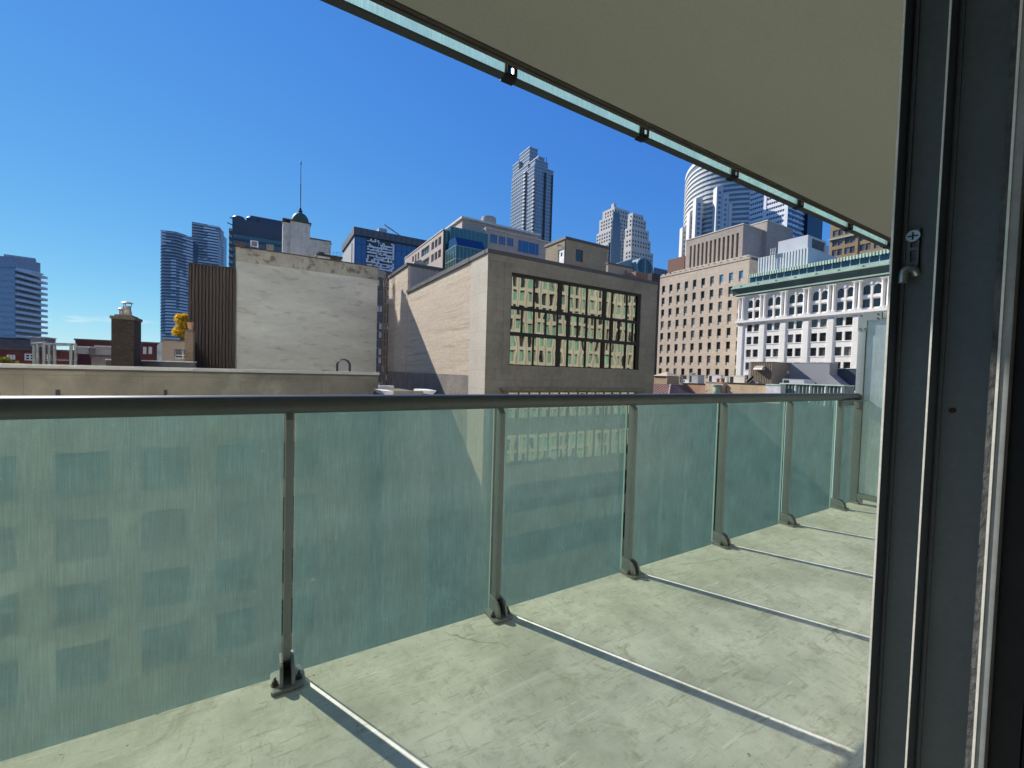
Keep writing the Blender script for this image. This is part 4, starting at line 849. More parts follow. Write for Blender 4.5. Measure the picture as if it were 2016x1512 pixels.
# --- low red brick and red roofed houses behind the parapet
redb = mat('dark_red_brick', (.115, .035, .032), .9, noise=((.2, .2), (1.5, .12))); redr = mat('old_red_roof', (.13, .045, .04), .85, noise=((.3, .2),)); tancl = mat('grey_brown_wall', (.20, .165, .145), .9)
wht = mat('white_window_trim', (.62, .62, .60), .6)
def low_house(name, pxl, pxr, pyt, Y, label, m, wins=(), roofm=None, deep=14, extra=None):
    a, b = aY(pxl, pyt, Y), aY(pxr, pyt, Y)
    t = thing(name, ((a.x+b.x)/2, Y+deep/2, GZ), label, 'building')
    mb = MB(); mb.box(a.x, b.x, Y, Y+deep, GZ, a.z-.35); mb.build('wall', m, t)
    mb = MB(); mb.box(a.x-.15, b.x+.15, Y-.15, Y+deep+.1, a.z-.349, a.z); mb.build('roof', roofm or MATS['dark_coping_metal'], t)
    for (wx, wy, ww, wh) in wins:
        c = aY(wx, wy, Y); sc = c.y/CF.y if False else 1
        k = (c-CAM).dot(CF)/FPX
        wm_ = win_mesh('window', ww*k, wh*k, 'y', [M['glass_dk'], wht, m], .18, .1, (0,), (0,)); place('window', wm_, (c.x, Y-.02, c.z), t)
    return t
low_house('brick_building', 148, 330, 666.5, 120, 'dark red brick building with a flat roof behind the wide chimney', redb, ((161, 703, 11, 11), (285, 690, 5, 14), (296, 690, 5, 14)))
low_house('brick_building', -60, 150, 682, 105, 'long low maroon brick building behind the open steel frame', redb, ((22, 703, 11, 9), (59, 703, 14, 13), (94, 704, 10, 12)))
low_house('rendered_building', 0, 55, 664, 150, 'grey brown flat roofed building under the left edge tower', tancl)
low_house('rendered_building', 180, 230, 698, 95, 'plain grey brown wall beside the wide chimney foot', tancl)
low_house('brick_building', 272, 306, 690, 140, 'small maroon brick terrace between the chimney and the beige house', redb, ((279, 700, 5, 9), (289, 700, 5, 9), (299, 700, 5, 9)))
for nm, pxl, pxr, pyt, pyb, Y, lab in (('roof_shed', 59, 88, 662, 676, 118, 'white roof shed below the left edge tower'), ('roof_shed', 146, 174, 681, 690, 100, 'grey roof shed on the maroon building beside the frame'), ('roof_shed', 188, 218, 680, 692, 100, 'grey roof shed close to the wide chimney')):
    a, b = aY(pxl, pyt, Y), aY(pxr, pyt, Y); z0 = zY(pxl, pyb+6, Y); mb = MB(); mb.mi(0).box(a.x, b.x, Y, Y+5, z0, a.z-.2); mb.mi(1).box(a.x-.15, b.x+.15, Y-.15, Y+5.1, a.z-.199, a.z); single(mb, nm, [mat('shed_grey', (.28, .27, .26), .8), wht], lab, 'shed')
# beige house with its gable side
a, b = aY(309, 668, 72), aY(362, 668, 72)
bh_ = thing('beige_house', ((a.x+b.x)/2, 76, GZ), 'small beige rendered house with a dark window under the yellow tree', 'house')
x2 = aY(319, 668, 72).x; mb = MB(); wc = aY(353.5, 694, 72); wr = aY(371, 700, 72); k = (wc-CAM).dot(CF)/FPX
wx0_, wx1_, wz0_, wz1_ = aY(343, 700, 72).x, aY(370, 700, 72).x, zY(350, 705.5, 72), zY(350, 686, 72)
xr_ = aY(372, 690, 72).x
wall_grid(mb, (0, 72, 0), (1, 0, 0), (0, 0, 1), (0, -1, 0), [x2, wx0_, wx1_, xr_], [GZ, wz0_, wz1_, a.z-.1], {(1, 1)}, .3); mb.box(x2, xr_, 72.31, 79, GZ, a.z-.11); mb.build('wall', mat('beige_render', (.33, .265, .20), .9, noise=((.4, .12),)), bh_, weld=False)
mb = MB(); mb.box(x2-.1, xr_+.1, 71.9, 79.1, a.z-.1, a.z+.12); mb.build('roof', M['coping'], bh_)
mb = MB(); zg = zY(309, 680, 72); mb.prism([(a.x, GZ), (x2-.001, GZ), (x2-.001, a.z-.2), (a.x, zg)], 72.05, 79, 'y'); mb.build('side_wing', mat('pale_blue_siding', (.30, .36, .38), .7), bh_)
place('window', win_mesh('window', wx1_-wx0_, wz1_-wz0_, 'y', [M['glass_dk'], wht, tancl], .12, .1, (.1,), (-.18,)), ((wx0_+wx1_)/2, 72.25, (wz0_+wz1_)/2), bh_)

# --- yellow autumn trees
def leaf_mat(name, col):
    m, t = nt(name); lk = t.links.new
    out = N(t, 'ShaderNodeOutputMaterial'); d = N(t, 'ShaderNodeBsdfDiffuse'); tl = N(t, 'ShaderNodeBsdfTranslucent'); mx = N(t, 'ShaderNodeMixShader'); mx.inputs[0].default_value = .4
    g = N(t, 'ShaderNodeNewGeometry'); r = N(t, 'ShaderNodeMapRange'); r.inputs['To Min'].default_value = .55; r.inputs['To Max'].default_value = 1.35; lk(g.outputs['Random Per Island'], r.inputs['Value'])
    sc = N(t, 'ShaderNodeVectorMath', operation='SCALE'); sc.inputs[0].default_value = col; lk(r.outputs[0], sc.inputs['Scale'])
    for q in (d, tl): lk(sc.outputs[0], q.inputs[0])
    lk(d.outputs[0], mx.inputs[1]); lk(tl.outputs[0], mx.inputs[2]); lk(mx.outputs[0], out.inputs[0]); return m
def tree(base, h, rx, rz, label, lm, n=2600, seed=1, leaf=.22, lobes=9):
    rnd = random.Random(seed); base = Vector(base); t = thing('autumn_tree', tuple(base), label, 'tree')
    mb = MB(); top = base+Vector((0, 0, h)); cc_ = base+Vector((0, 0, h-rz)); mb.tube([base, base+Vector((.1, 0, (h-2*rz)*.9)), cc_], .22, 7)
    cs = []
    for k in range(lobes):
        d = Vector((rnd.gauss(0, 1), rnd.gauss(0, 1), rnd.gauss(0, 1))).normalized(); c = cc_+Vector((d.x*rx*.62, d.y*rx*.62, d.z*rz*.66)); cs.append((c, rnd.uniform(.28, .5)*rx)); mb.tube([cc_-Vector((0, 0, rz*.5)), (cc_+c)/2, c], .07, 5)
    mb.build('trunk', mat('bark', (.09, .07, .05), .95), t)
    mb = MB()
    for k in range(n):
        c, r = rnd.choice(cs); d = Vector((rnd.gauss(0, 1), rnd.gauss(0, 1), rnd.gauss(0, 1))).normalized(); p = c+d*r*1.15*(rnd.random()**.6)
        a = Vector((rnd.gauss(0, 1), rnd.gauss(0, 1), rnd.gauss(0, .6))).normalized(); b = a.cross(Vector((rnd.gauss(0, 1), rnd.gauss(0, 1), rnd.gauss(0, 1)))).normalized(); s_ = leaf*rnd.uniform(.6, 1.3)
        mb.face([p-a*s_, p+b*s_*.45, p+a*s_, p-b*s_*.45])
    mb.build('crown', lm, t, weld=False)
ylw = leaf_mat('yellow_leaves', (.80, .56, .06)); oliv = leaf_mat('olive_leaves', (.22, .20, .03))
tb = aY(357, 668, 85); ttop = zY(357, 613, 85)
k = (tb-CAM).dot(CF)/FPX
tree((tb.x, 85, GZ), ttop-GZ, 17*k, 28*k, 'bright yellow autumn tree rising behind the beige house', ylw, 5200, 4, .24, 30)
tb = aY(4, 715, 80); ttop = zY(4, 702, 80); tree((tb.x, 80, GZ), ttop-GZ, 1.6, 1.6, 'low olive yellow tree top at the left edge of the parapet', oliv, 900, 8, .22, 6)

# --- dark glass condo behind the dome
Yd = 235.0
a, b = aY(459, 428, Yd), aY(592, 452, Yd); dc = thing('dark_glass_condo', ((a.x+b.x)/2, Yd+12, GZ), 'dark glass condominium with projecting balconies behind the dome tower', 'building')
cl = mat('charcoal_cladding', (.075, .085, .10), .5, .1, .5, ((.05, .25),)); gl = glass('condo_teal_glass', (.08, .15, .15), .08, 1)
zr = zY(459, 455, Yd); zt = a.z
mb = MB(); mb.box(a.x, b.x, Yd, Yd+24, GZ, zr); mb.build('glazing', gl, dc)
mb = MB(); x = a.x; mb.box(a.x-.3, b.x, Yd-.3, Yd+24, zr+.01, zt-.3); mb.build('crown', cl, dc)
mb = MB()
while x < b.x: mb.box(x-.1, x+.1, Yd-.4, Yd-.302, zr+.6, zt-.5); x += 2.9
for q in (aY(470, 425, Yd+4), aY(497, 428, Yd+5)): mb.lathe(q.x, Yd+5, [(2.6, zt-.5), (2.6, q.z-.9), (2.0, q.z-.2), (.6, q.z+.1)], 16)
q = aY(536, 435, Yd+4); mb.box(q.x-9, q.x+11, Yd+4, Yd+10, zt-.3, q.z+.8)
q0 = aY(452, 427, Yd); mb.tube([(q0.x, Yd, q0.z), (a.x+1, Yd+1, q0.z-1)], .25, 5); q0 = aY(447, 438, Yd); mb.tube([(q0.x, Yd, q0.z), (a.x+1, Yd+1, q0.z-1)], .25, 5)
mb.build('roof_plant', cl, dc)
fh = (zY(459, 455, Yd)-zY(459, 518, Yd))/5.0; k = 0
xb = aY(450.5, 470, Yd).x
while zr-k*fh > GZ+3 and k < 20:
    zt_ = zr-k*fh; mb = MB(); mb.mi(0).box(a.x-.3, b.x, Yd-.5, Yd+20, zt_-fh*.32, zt_)
    x = a.x
    while x < b.x: mb.box(x-.09, x+.09, Yd-.25, Yd-.004, zt_-fh, zt_-fh*.32-.002); x += 2.0
    if k < 7:
        mb.mi(0).box(xb, a.x-.301, Yd-.2, Yd+8, zt_-fh*.30, zt_-.1); mb.mi(1).box(xb+.05, a.x-.35, Yd-.1, Yd+.1, zt_-.099, zt_+1.1)
    mb.build('floor_band', [cl, mat('balcony_beige', (.38, .36, .31), .8)], dc); k += 1

# --- blue glass office, a white reflection on it built up from boxes
Ye = 200.0
cE = aY(698.5, 448, Ye); xr_ = aY(850, 478, Ye).x; yl2 = aX(675.5, 480, cE.x).y
be = thing('blue_glass_office', (cE.x+30, Ye+15, GZ), 'blue glass office building with a dark crown and a white reflection built as relief', 'building')
zc = zY(698.5, 463, Ye); mb = MB(); mb.box(cE.x, xr_+30, Ye, Ye+.4, GZ, zc); mb.build('glazing', M['glass_blue'], be)
gr = mat('office_grey_panel', (.36, .36, .36), .6); dk = mat('office_crown', (.12, .125, .13), .5, .2)
mb = MB(); mb.box(cE.x+.01, xr_+29, Ye+.41, yl2, GZ, cE.z-.5); mb.build('core', gr, be)
mb = MB(); mb.box(cE.x-.6, xr_+30, Ye-1.5, yl2+.5, zc+.01, cE.z); 
x = cE.x
while x < xr_+30: mb.box(x-.12, x+.12, Ye-1.8, Ye-1.501, zc+.3, cE.z-.2); x += 2.6
mb.build('crown', dk, be)
mb = MB(); x = cE.x+.5
while x < xr_+28: mb.box(x-.07, x+.07, Ye-.12, Ye-.002, GZ, zc-.01); x += 2.6
z = zc-3.6
while z > zc-60: mb.box(cE.x, xr_+28, Ye-.08, Ye-.003, z-.10, z+.10); z -= 7.2
mb.build('mullions', mat('navy_mullion', (.03, .06, .14), .5), be)
side = MB(); side.box(cE.x-.25, cE.x-.002, Ye+6, yl2-1, GZ, zc-2); side.build('side_panel', mat('pale_side_panel', (.42, .42, .40), .7), be)
q0, q1, q2 = aY(722, 469, Ye), aY(774, 478, Ye), aY(724, 536, Ye); rnd = random.Random(12); lat = MB(); Wd = q1.x-q0.x; zlo = q2.z-4
wl_ = mat('reflection_white', (.80, .82, .82), .5); latd = mat('reflection_dark', (.05, .065, .07), .4)  # white and dark boxes stand for a building mirrored in the glass
lat.mi(1).box(q0.x, q1.x, Ye-.5, Ye-.13, zlo, q0.z); lat.mi(0)
nr = 14; hh = (q0.z-zlo)/nr
for r in range(nr):
    z = zlo+r*hh; segs_ = sorted([rnd.uniform(0, Wd) for _ in range(5)]); prev = 0
    for sx in segs_+[Wd]:
        if sx-prev > .8 and rnd.random() < .82:
            dz_ = rnd.uniform(-.3, .3)*hh*.5; lat.box(q0.x+prev, q0.x+sx-.2, Ye-1.1-rnd.random()*.6, Ye-.501, z+dz_, z+dz_+hh*rnd.uniform(.22, .5))
        if rnd.random() < .75: lat.box(q0.x+sx-.45, q0.x+sx+.25, Ye-1.2, Ye-.502, z, z+hh*rnd.uniform(.7, 1.2))
        prev = sx
lat.build('reflection_relief', [wl_, latd], be)
mb = MB(); q0, q1 = aY(746, 448, Ye+8), aY(762, 448, Ye+8); mb.box(q0.x, q1.x, Ye+8, Ye+16, cE.z-.1, q0.z); mb.build('lift_house', mat('lift_house_grey', (.45, .45, .44), .7), be)
cr = thing('roof_crane', (aY(785, 462, Ye+5).x, Ye+5, cE.z), 'small pale lattice crane arm resting on the blue glass office roof', 'crane')
p0, p1 = aY(790, 465, Ye+5), aY(756, 441, Ye+5); mb = MB(); mb.tube([p0, p1], .22, 5); mb.tube([p0+Vector((.8, 0, -.6)), p1+Vector((.3, 0, -.6))], .15, 5); mb.build('boom', mat('crane_grey', (.42, .42, .45), .6), cr)
for k in range(9): 
    u = p0.lerp(p1, k/9); v = p0.lerp(p1, (k+.5)/9)+Vector((.5, 0, -.6)); mb = MB(); mb.tube([u, v], .1, 4)
    if k < 1: mb.tube([p0, (p0.x+1, Ye+5, cE.z)], .6, 6); mb.build('mast', MATS['crane_grey'], cr)

# --- pink granite building with the green glass corner
XFp = 42.0
cF = aX(873, 451, XFp); yl_f = aX(807, 499, XFp).y
pk = mat('pink_granite', (.42, .335, .28), .7, noise=((.1, .08), (1, .08)), brick=(3.2, 1.9, .03, (.30, .24, .20), (.44, .355, .30)))
gb = thing('pink_granite_office', (60, 120, GZ), 'pinkish granite office block with a stepped green glass corner', 'building')
K = lambda x, y: aX(660+.1488*x, 420+.1488*y, XFp)
rowsz = [K(1270, 480).z, K(1270, 385).z, K(1270, 660).z, K(1270, 560).z]
cols = []
ywin = [(K(a, 420).y, K(b, 420).y) for a, b in ((1400, 1362), (1352, 1317), (1307, 1273))]
wide = (K(1245, 460).y, K(1140, 460).y); sm = [(K(a, 540).y, K(b, 540).y) for a, b in ((1112, 1090), (1076, 1056), (1042, 1020))]
zr1t, zr1b = K(1385, 310).z, K(1385, 415).z; zr2t, zr2b = K(1385, 478).z, K(1385, 580).z
ys = [cF.y]; colsY = [ywin[0], ywin[1], ywin[2], wide]+sm; holes = set()
for i, (a, b) in enumerate(colsY): ys += sorted((a, b))
ys.append(yl_f+6); vs = [GZ, zr2b-8, zr2t-8, zr2b, zr2t, zr1b, zr1t, cF.z-.2]
mb = MB()
for i in range(len(colsY)):
    for j_ in (1, 3, 5): holes.add((1+2*i, j_))
wall_grid(mb, (XFp, 0, 0), (0, 1, 0), (0, 0, 1), (-1, 0, 0), ys, vs, holes, .5)
mb.box(XFp+.51, XFp+5, cF.y, yl_f+6, GZ, cF.z-.21)
xg0 = aY(958, 450, cF.y).x; xg1 = aY(1087, 470, cF.y).x; zP = zY(960, 441, cF.y)
mb.box(xg0, xg1, cF.y+.5, cF.y+30, GZ, zP-1.2)
xp = aY(932, 432, cF.y+6); mb.box(XFp+9, xg1, cF.y+8, cF.y+34, cF.z, aY(932, 432, cF.y+8).z-.6)
mb.build('wall', pk, gb, weld=False)
gpk = glass('granite_windows', (.06, .12, .15), .04, 1, vary=.4)
for i, (a, b) in enumerate(colsY):
    for j_ in (1, 3, 5):
        place('window', win_mesh('window', abs(a-b), vs[j_+1]-vs[j_], 'x', [gpk, wht, pk], .12, .1, () if i != 3 else (-.25, 0, .25)), (XFp+.4, (a+b)/2, (vs[j_]+vs[j_+1])/2), gb)
for pxa, pxb, pya, pyb in ((967, 980, 459, 477), (984, 996, 463, 480), (1000, 1012, 466, 483), (1022, 1062, 471, 495)):
    a, b = aY(pxa, pya, cF.y), aY(pxb, pyb, cF.y); kx = (a.x+b.x)/2; w_ = b.x-a.x; zz = (a.z+zY(pxa, pyb, cF.y))/2; h_ = a.z-zY(pxa, pyb, cF.y)
    place('window', win_mesh('window', w_, h_, 'y', [mat('deep_blue_pane', (.02, .09, .24), .15, 0, .9, ()), pk, pk], .08, .08, (-.33, 0, .33) if w_ > 5 else (-.17, .17), ()), (kx, cF.y+.44, zz), gb)
mb = MB(); mb.box(XFp-.15, XFp+6, cF.y-.1, yl_f+6.1, cF.z-.199, cF.z+.1); mb.box(XFp+8.5, xg1+.5, cF.y+7.2, cF.y+34.5, aY(932, 432, cF.y+8).z-.599, aY(932, 432, cF.y+8).z); mb.box(xg0-.1, xg1+.4, cF.y+.2, cF.y+7.1, zP-1.199, zP-.9)
mb.build('roof_edge', mat('cream_edge', (.56, .53, .46), .7), gb)
Xb = aY(875.5, 480, cF.y).x; Yb = aX(898, 470, Xb).y; xe = aY(956, 470, Yb).x; zbay = aX(898, 462.5, Xb).z
gt = MB(); gt.box(XFp+1.6, xg0-.05, cF.y-1.0, cF.y+6, GZ, aY(905, 449, cF.y-1).z); gt.box(Xb+.02, XFp+1.59, cF.y-.3, cF.y-.01, GZ, cF.z-.4)
gt.build('glass_corner', M['glass_teal'], gb)
gt = MB(); gt.box(Xb, xe, Yb, cF.y-1.01, GZ, zbay-2.6); gt.mi(1).prism([(Yb, zbay-2.59), (Yb+1.6, zbay), (cF.y-1.01, zbay), (cF.y-1.01, zbay-2.59)], Xb+.4, xe, 'x')
gt.build('glass_bay', [glass('green_bay_glass', (.03, .075, .07), .05, 1, wav=.03, wscale=.35), glass('blue_sloped_glass', (.01, .03, .10), .1, .9)], gb)
mb = MB(); nb_ = 6
for k in range(nb_+1): yy = Yb+(cF.y-1.1-Yb)*k/nb_; mb.box(Xb-.08, Xb-.003, yy-.06, yy+.06, GZ, zbay-2.6)
for k in range(9): xx = Xb+(xe-Xb)*k/8; mb.box(xx-.05, xx+.05, Yb-.08, Yb-.003, GZ, zbay-2.6)
for k in range(7): zz = zbay-2.6-k*3.4; mb.box(Xb-.10, xe, Yb-.10, Yb-.0031, zz-.14, zz+.02); mb.box(Xb-.10, Xb-.0031, Yb, cF.y-1.1, zz-.14, zz+.02)
for k in range(10): xx = XFp+1.6+(xg0-XFp-1.65)*k/9; mb.box(xx-.05, xx+.05, cF.y-1.08, cF.y-1.003, zbay, aY(905, 449, cF.y-1).z)
mb.build('corner_mullions', mat('pale_teal_mullion', (.22, .36, .33), .5), gb)
wt = aY(967.5, 432, cF.y+16); r0 = 15*(wt-CAM).dot(CF)/FPX
tk = thing('roof_tank', (wt.x, cF.y+18, cF.z), 'round buff water tank on the pink granite office roof', 'tank')
mb = MB(); zt = zY(967, 424.5, cF.y+16); zb = zY(967, 445, cF.y+16); mb.lathe(wt.x, cF.y+18, [(r0, zb), (r0, zt-.8), (r0*.93, zt-.2), (r0*.6, zt)], 24); mb.build('drum', mat('buff_tank', (.34, .32, .27), .8, noise=((1, .12),)), tk, smooth=40)

# --- dark glass strip of a tower seen in the gap between gable and brick wall
Yo = 150.0
a, b = aY(741, 560, Yo), aY(778, 560, Yo); ot = thing('narrow_glass_tower', ((a.x+b.x)/2, Yo+6, GZ), 'dark blue glass tower showing as a strip between the gable and the tan brick wall', 'tower')
zt = zY(755, 533, Yo); mb = MB(); mb.box(a.x, b.x, Yo, Yo+14, GZ, zt); mb.build('glazing', glass('strip_glass', (.03, .055, .09), .08, .9), ot)
rnd = random.Random(3); k = 0; z = zt
while z > -6:
    mb = MB(); mb.mi(0).box(a.x-.1, b.x, Yo-.3, Yo-.003, z-.5, z)
    x = a.x
    while x < b.x:
        if rnd.random() < .38: mb.mi(1).box(x+.1, x+.95, Yo-.1, Yo-.004, z-2.5, z-.502)
        x += 1.1
    mb.build('floor_band', [mat('strip_band', (.10, .12, .13), .6), mat('pale_blind', (.45, .50, .52), .6)], ot); z -= 3.0
a, b = aY(736, 531, Yo-4), aY(757, 534, Yo-4); mb = MB(); mb.box(a.x, b.x, Yo-4, Yo-2, a.z-2.2, a.z); single(mb, 'roof_wall', mat('dull_beige_render', (.33, .31, .26), .9), 'plain dull beige wall at roof level next to the gable corner', 'wall')

# --- tall glass residential tower (stepped top)
XG = 190.0
def g_part(t, pxl, pxc, pxr, pyt, X, fh, zlow, m_sp, m_gl, dx=0, mull=3.2, band=.42, proud=.3):
    X, x1, y0, y1, z0, z1 = corner_px(X, pxl, pxc, pxr, pyt)
    floors_block(t, X, x1, y0, y1, GZ, z1, fh, band, proud, m_sp, m_gl, mull, None, zlow=zlow)
    return X, x1, y0, y1, z1
tw = glass('tower_pale_glass', (.22, .28, .33), .08, .9); tf = mat('tower_white_frame', (.54, .56, .57), .6, noise=((.05, .06),))
gt_ = thing('stepped_glass_tower', tuple(aX(1050, 470, XG).xy)+(GZ,), 'tall pale glass residential tower with a stepped top rising over the pink office', 'tower')
zl = zX(1050, 474, XG)-6
X_, x1_, y0_, y1_, z1_ = g_part(gt_, 1009, 1052, 1090, 324, XG, 3.05, zl, tf, tw)
def step(pxl, pxc, pxr, pyt, dX, nm='step'):
    X, x1, y0, y1, z0, z1 = corner_px(XG+dX, pxl, pxc, pxr, pyt); mb = MB(); mb.mi(0).box(X, x1, y0, y1, z1_+.01, z1-.5); mb.mi(1).box(X-.3, x1+.3, y0-.3, y1+.3, z1-.499, z1)
    n = int((z1-z1_)/3.05)
    for k in range(1, n+1): mb.mi(1).box(X-.25, x1+.25, y0-.25, y1+.25, z1-k*3.05-.42, z1-k*3.05)
    mb.build(nm, [tw, tf], gt_)
step(1010.5, 1022, 1060, 317, .8); step(1024, 1043, 1059, 288.5, 3.0); step(1030, 1054, 1079, 312, 1.4); step(1012, 1040, 1088, 322, .4)
step(1045, 1060, 1072, 307, 5)
# recessed balcony stacks on the sunny face and bay on the shaded face
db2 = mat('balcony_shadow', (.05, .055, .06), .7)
for pxa, pyt in ((1031.5, 342), (1049.5, 356)):
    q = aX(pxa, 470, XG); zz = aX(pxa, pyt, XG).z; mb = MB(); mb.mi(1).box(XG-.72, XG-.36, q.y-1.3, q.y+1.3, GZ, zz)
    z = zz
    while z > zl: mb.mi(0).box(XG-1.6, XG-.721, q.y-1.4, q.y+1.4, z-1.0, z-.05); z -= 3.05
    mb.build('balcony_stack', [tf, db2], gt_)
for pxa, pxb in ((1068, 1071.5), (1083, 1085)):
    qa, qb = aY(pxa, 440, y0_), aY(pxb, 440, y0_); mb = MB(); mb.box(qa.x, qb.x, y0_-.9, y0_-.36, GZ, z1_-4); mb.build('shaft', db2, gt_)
mb = MB(); q = aY(1076, 309, y0_+8); mb.tube([(q.x, y0_+8, z1_), (q.x, y0_+8, q.z)], .2, 5); mb.build('mast', M['steel_d'], gt_)

# --- stepped twin granite towers
XH = 330.0
hs_ = mat('pale_granite', (.52, .50, .46), .7, noise=((.05, .06),)); hg = glass('blue_grey_window', (.03, .045, .06), .1, .8)
def granite_tower(label, steps, X, zlow_px, wins_y=True):
    """steps: (pxl, pxc, pxr, pyt) blocks from low and wide to tall and narrow."""
    c = aX(steps[0][1], zlow_px, X); t = thing('granite_tower', (c.x, c.y, GZ), label, 'tower', 'stepped pair of granite towers')
    winl, win2 = [], []
    for k, (pxl, pxc, pxr, pyt) in enumerate(steps):
        Xk, x1, y0, y1, z0, z1 = corner_px(X+k*1.2, pxl, pxc, pxr, pyt); zb = aX(pxc, zlow_px, X).z if k == 0 else prevz+.01; prevz = z1
        mb = MB(); mb.box(Xk, x1, y0, y1, GZ if k == 0 else zb, z1); mb.build('wall', hs_, t)
        z = z1-2.6
        while z > max(zb-1, prevz-95 if k else -1e9) and z-2.4 > zb-.5:
            y = y0+2.2
            while y < y1-1.5: winl.append(('x', Xk-.05, y, z-1.1)); y += 3.9
            x = Xk+2.2
            while x < x1-1.5: winl.append(('y', x, y0-.05, z-1.1)); x += 3.9
            z -= 4.0
    wx = win_mesh('window', 2.1, 2.3, 'x', [hg, hs_, hs_], .12, .12); wy = win_mesh('window', 2.1, 2.3, 'y', [hg, hs_, hs_], .12, .12)
    winl.sort(key=lambda q: -q[3]); st = MB()
    for i, (ax, x, y, z) in enumerate(winl):
        if i < 100: place('window', wx if ax == 'x' else wy, (x, y, z), t)
        elif ax == 'x': st.box(x-.05, x+.06, y-1.05, y+1.05, z-1.15, z+1.15)
        else: st.box(x-1.05, x+1.05, y-.05, y+.06, z-1.15, z+1.15)
    if st.v: tag(st.build('window', hg, t), kind='stuff')
    return t
gA = granite_tower('pale granite tower stepping up to a small spire, taller of the pair', ((1173, 1198, 1247, 477), (1175, 1203, 1247, 450), (1180.5, 1207, 1243, 423), (1187, 1210, 1239, 407)), XH, 540)
q = aX(1206, 402, XH+6); mb = MB(); zt0 = aX(1210, 407, XH+3.6).z; mb.box(q.x, q.x+3.5, q.y-2, q.y+2, zt0+.01, q.z+.4); mb.tube([(q.x+2, q.y, q.z), (q.x+2, q.y, zX(1206, 396, XH+6))], .3, 5); mb.build('spire', hs_, gA)
gB = granite_tower('grey granite tower stepping down to the right, lower of the pair', ((1228, 1243, 1286.5, 489), (1229, 1243.5, 1281.5, 466), (1231, 1244, 1278, 446), (1236, 1245, 1272.5, 427), (1237, 1246, 1267, 418.5)), XH-8, 540)
# blue grey glass bay column on the taller tower
mb = MB(); yq = aX(1203, 460, XH).y; qa = aY(1213, 460, yq-.6); qb = aY(1221, 460, yq-.6)
for pt, (l_, r_) in ((416, (1208, 1220)), (433, (1206, 1222)), (470, (1203, 1222))): qa = aY(l_, pt, yq-1.2); qb = aY(r_, pt, yq-1.2); mb.box(qa.x, qb.x, yq-1.3-(pt-400)*.01, yq-.2, GZ, qa.z)
mb.build('glass_bay', glass('bay_glass', (.10, .14, .18), .1, .8), gA)

# --- teal building with the round gable window, plus small roofs beside it
YPb = 150.0
a, b, c = aY(1231, 520, YPb), aY(1254, 520, YPb), aY(1286, 520, YPb)
tb_ = thing('round_window_building', ((a.x+c.x)/2, YPb+5, GZ), 'teal roofed building with a big dark round gable window behind the stone building', 'building')
teal = mat('teal_metal', (.25, .33, .32), .5, .1, .5, ((.3, .12),)); tdk = glass('gable_glass', (.015, .025, .03), .1, .8)
zs = zY(1255, 523, YPb); ztop = zY(1272, 508, YPb); xm = aY(1270, 520, YPb).x; rr = aY(1286, 520, YPb).x-xm; zlo = zY(1270, 546, YPb)
poly = [(b.x, GZ), (xm+rr+.6, GZ), (xm+rr+.6, zs-2)]+[(xm+(rr+.6)*cos(R(t)), zs-2+(ztop-zs+2.2)*sin(R(t))) for t in range(15, 180, 15)]+[(b.x, zs-2)]
mb = MB(); mb.prism(poly, YPb, YPb+20, 'y'); mb.build('gable', teal, tb_)
mb = MB(); cz_ = (ztop+zlo)/2; pts = [(xm+rr*.86*cos(R(t)), cz_+(ztop-zlo)*.44*sin(R(t))) for t in range(0, 360, 15)]; mb.mi(0).prism(pts, YPb-.1, YPb-.004, 'y')
for q in (-.28, .28): mb.mi(1).box(xm+q*rr-.12, xm+q*rr+.12, YPb-.2, YPb-.101, cz_-(ztop-zlo)*.4, cz_+(ztop-zlo)*.4)
mb.mi(1).box(xm-.5, xm+.5, YPb-.22, YPb-.102, cz_-(ztop-zlo)*.43, cz_+(ztop-zlo)*.42)
mb.build('round_window', [tdk, teal], tb_)
mb = MB(); p_ = aY(1245, 509.5, YPb+3); q_ = aY(1215, 519, YPb+3); mb.prism([(q_.x, GZ), (p_.x, GZ), (p_.x, p_.z), (q_.x, q_.z)], YPb+3, YPb+16, 'y'); mb.build('sloped_wing', teal, tb_)
a, b = aY(1252, 534, 41.6), aY(1284, 541, 41.6); mb = MB(); mb.mi(0).box(a.x, min(b.x, X1-.2), 41.6, 44, ZT-.85, a.z); single(mb, 'roof_hut', mat('copper_brown_roof', (.24, .15, .11), .8, noise=((.6, .3),)), 'low reddish roof hut at the stone building right corner', 'roof hut')
a, b = aY(1284, 537, 70), aY(1300, 541, 70); mb = MB(); mb.box(a.x, b.x, 70, 73, GZ, a.z); single(mb, 'dark_roof_building', mat('dark_brown_roof', (.05, .042, .04), .8), 'small dark block between the stone building and the tan tower block', 'building')
a, b = aY(1287, 526, 190), aY(1316, 528, 190); mb = MB(); mb.mi(0).box(a.x, b.x, 190, 200, GZ, a.z); x = a.x
while x < b.x: mb.mi(1).box(x, x+.5, 189.8, 189.99, GZ, a.z-.5); x += 1.6
single(mb, 'striped_office_building', [mat('blue_grey_wall', (.26, .30, .36), .7), mat('blue_grey_stripe', (.14, .17, .22), .6)], 'distant blue grey building with vertical stripes left of the tan office', 'building')

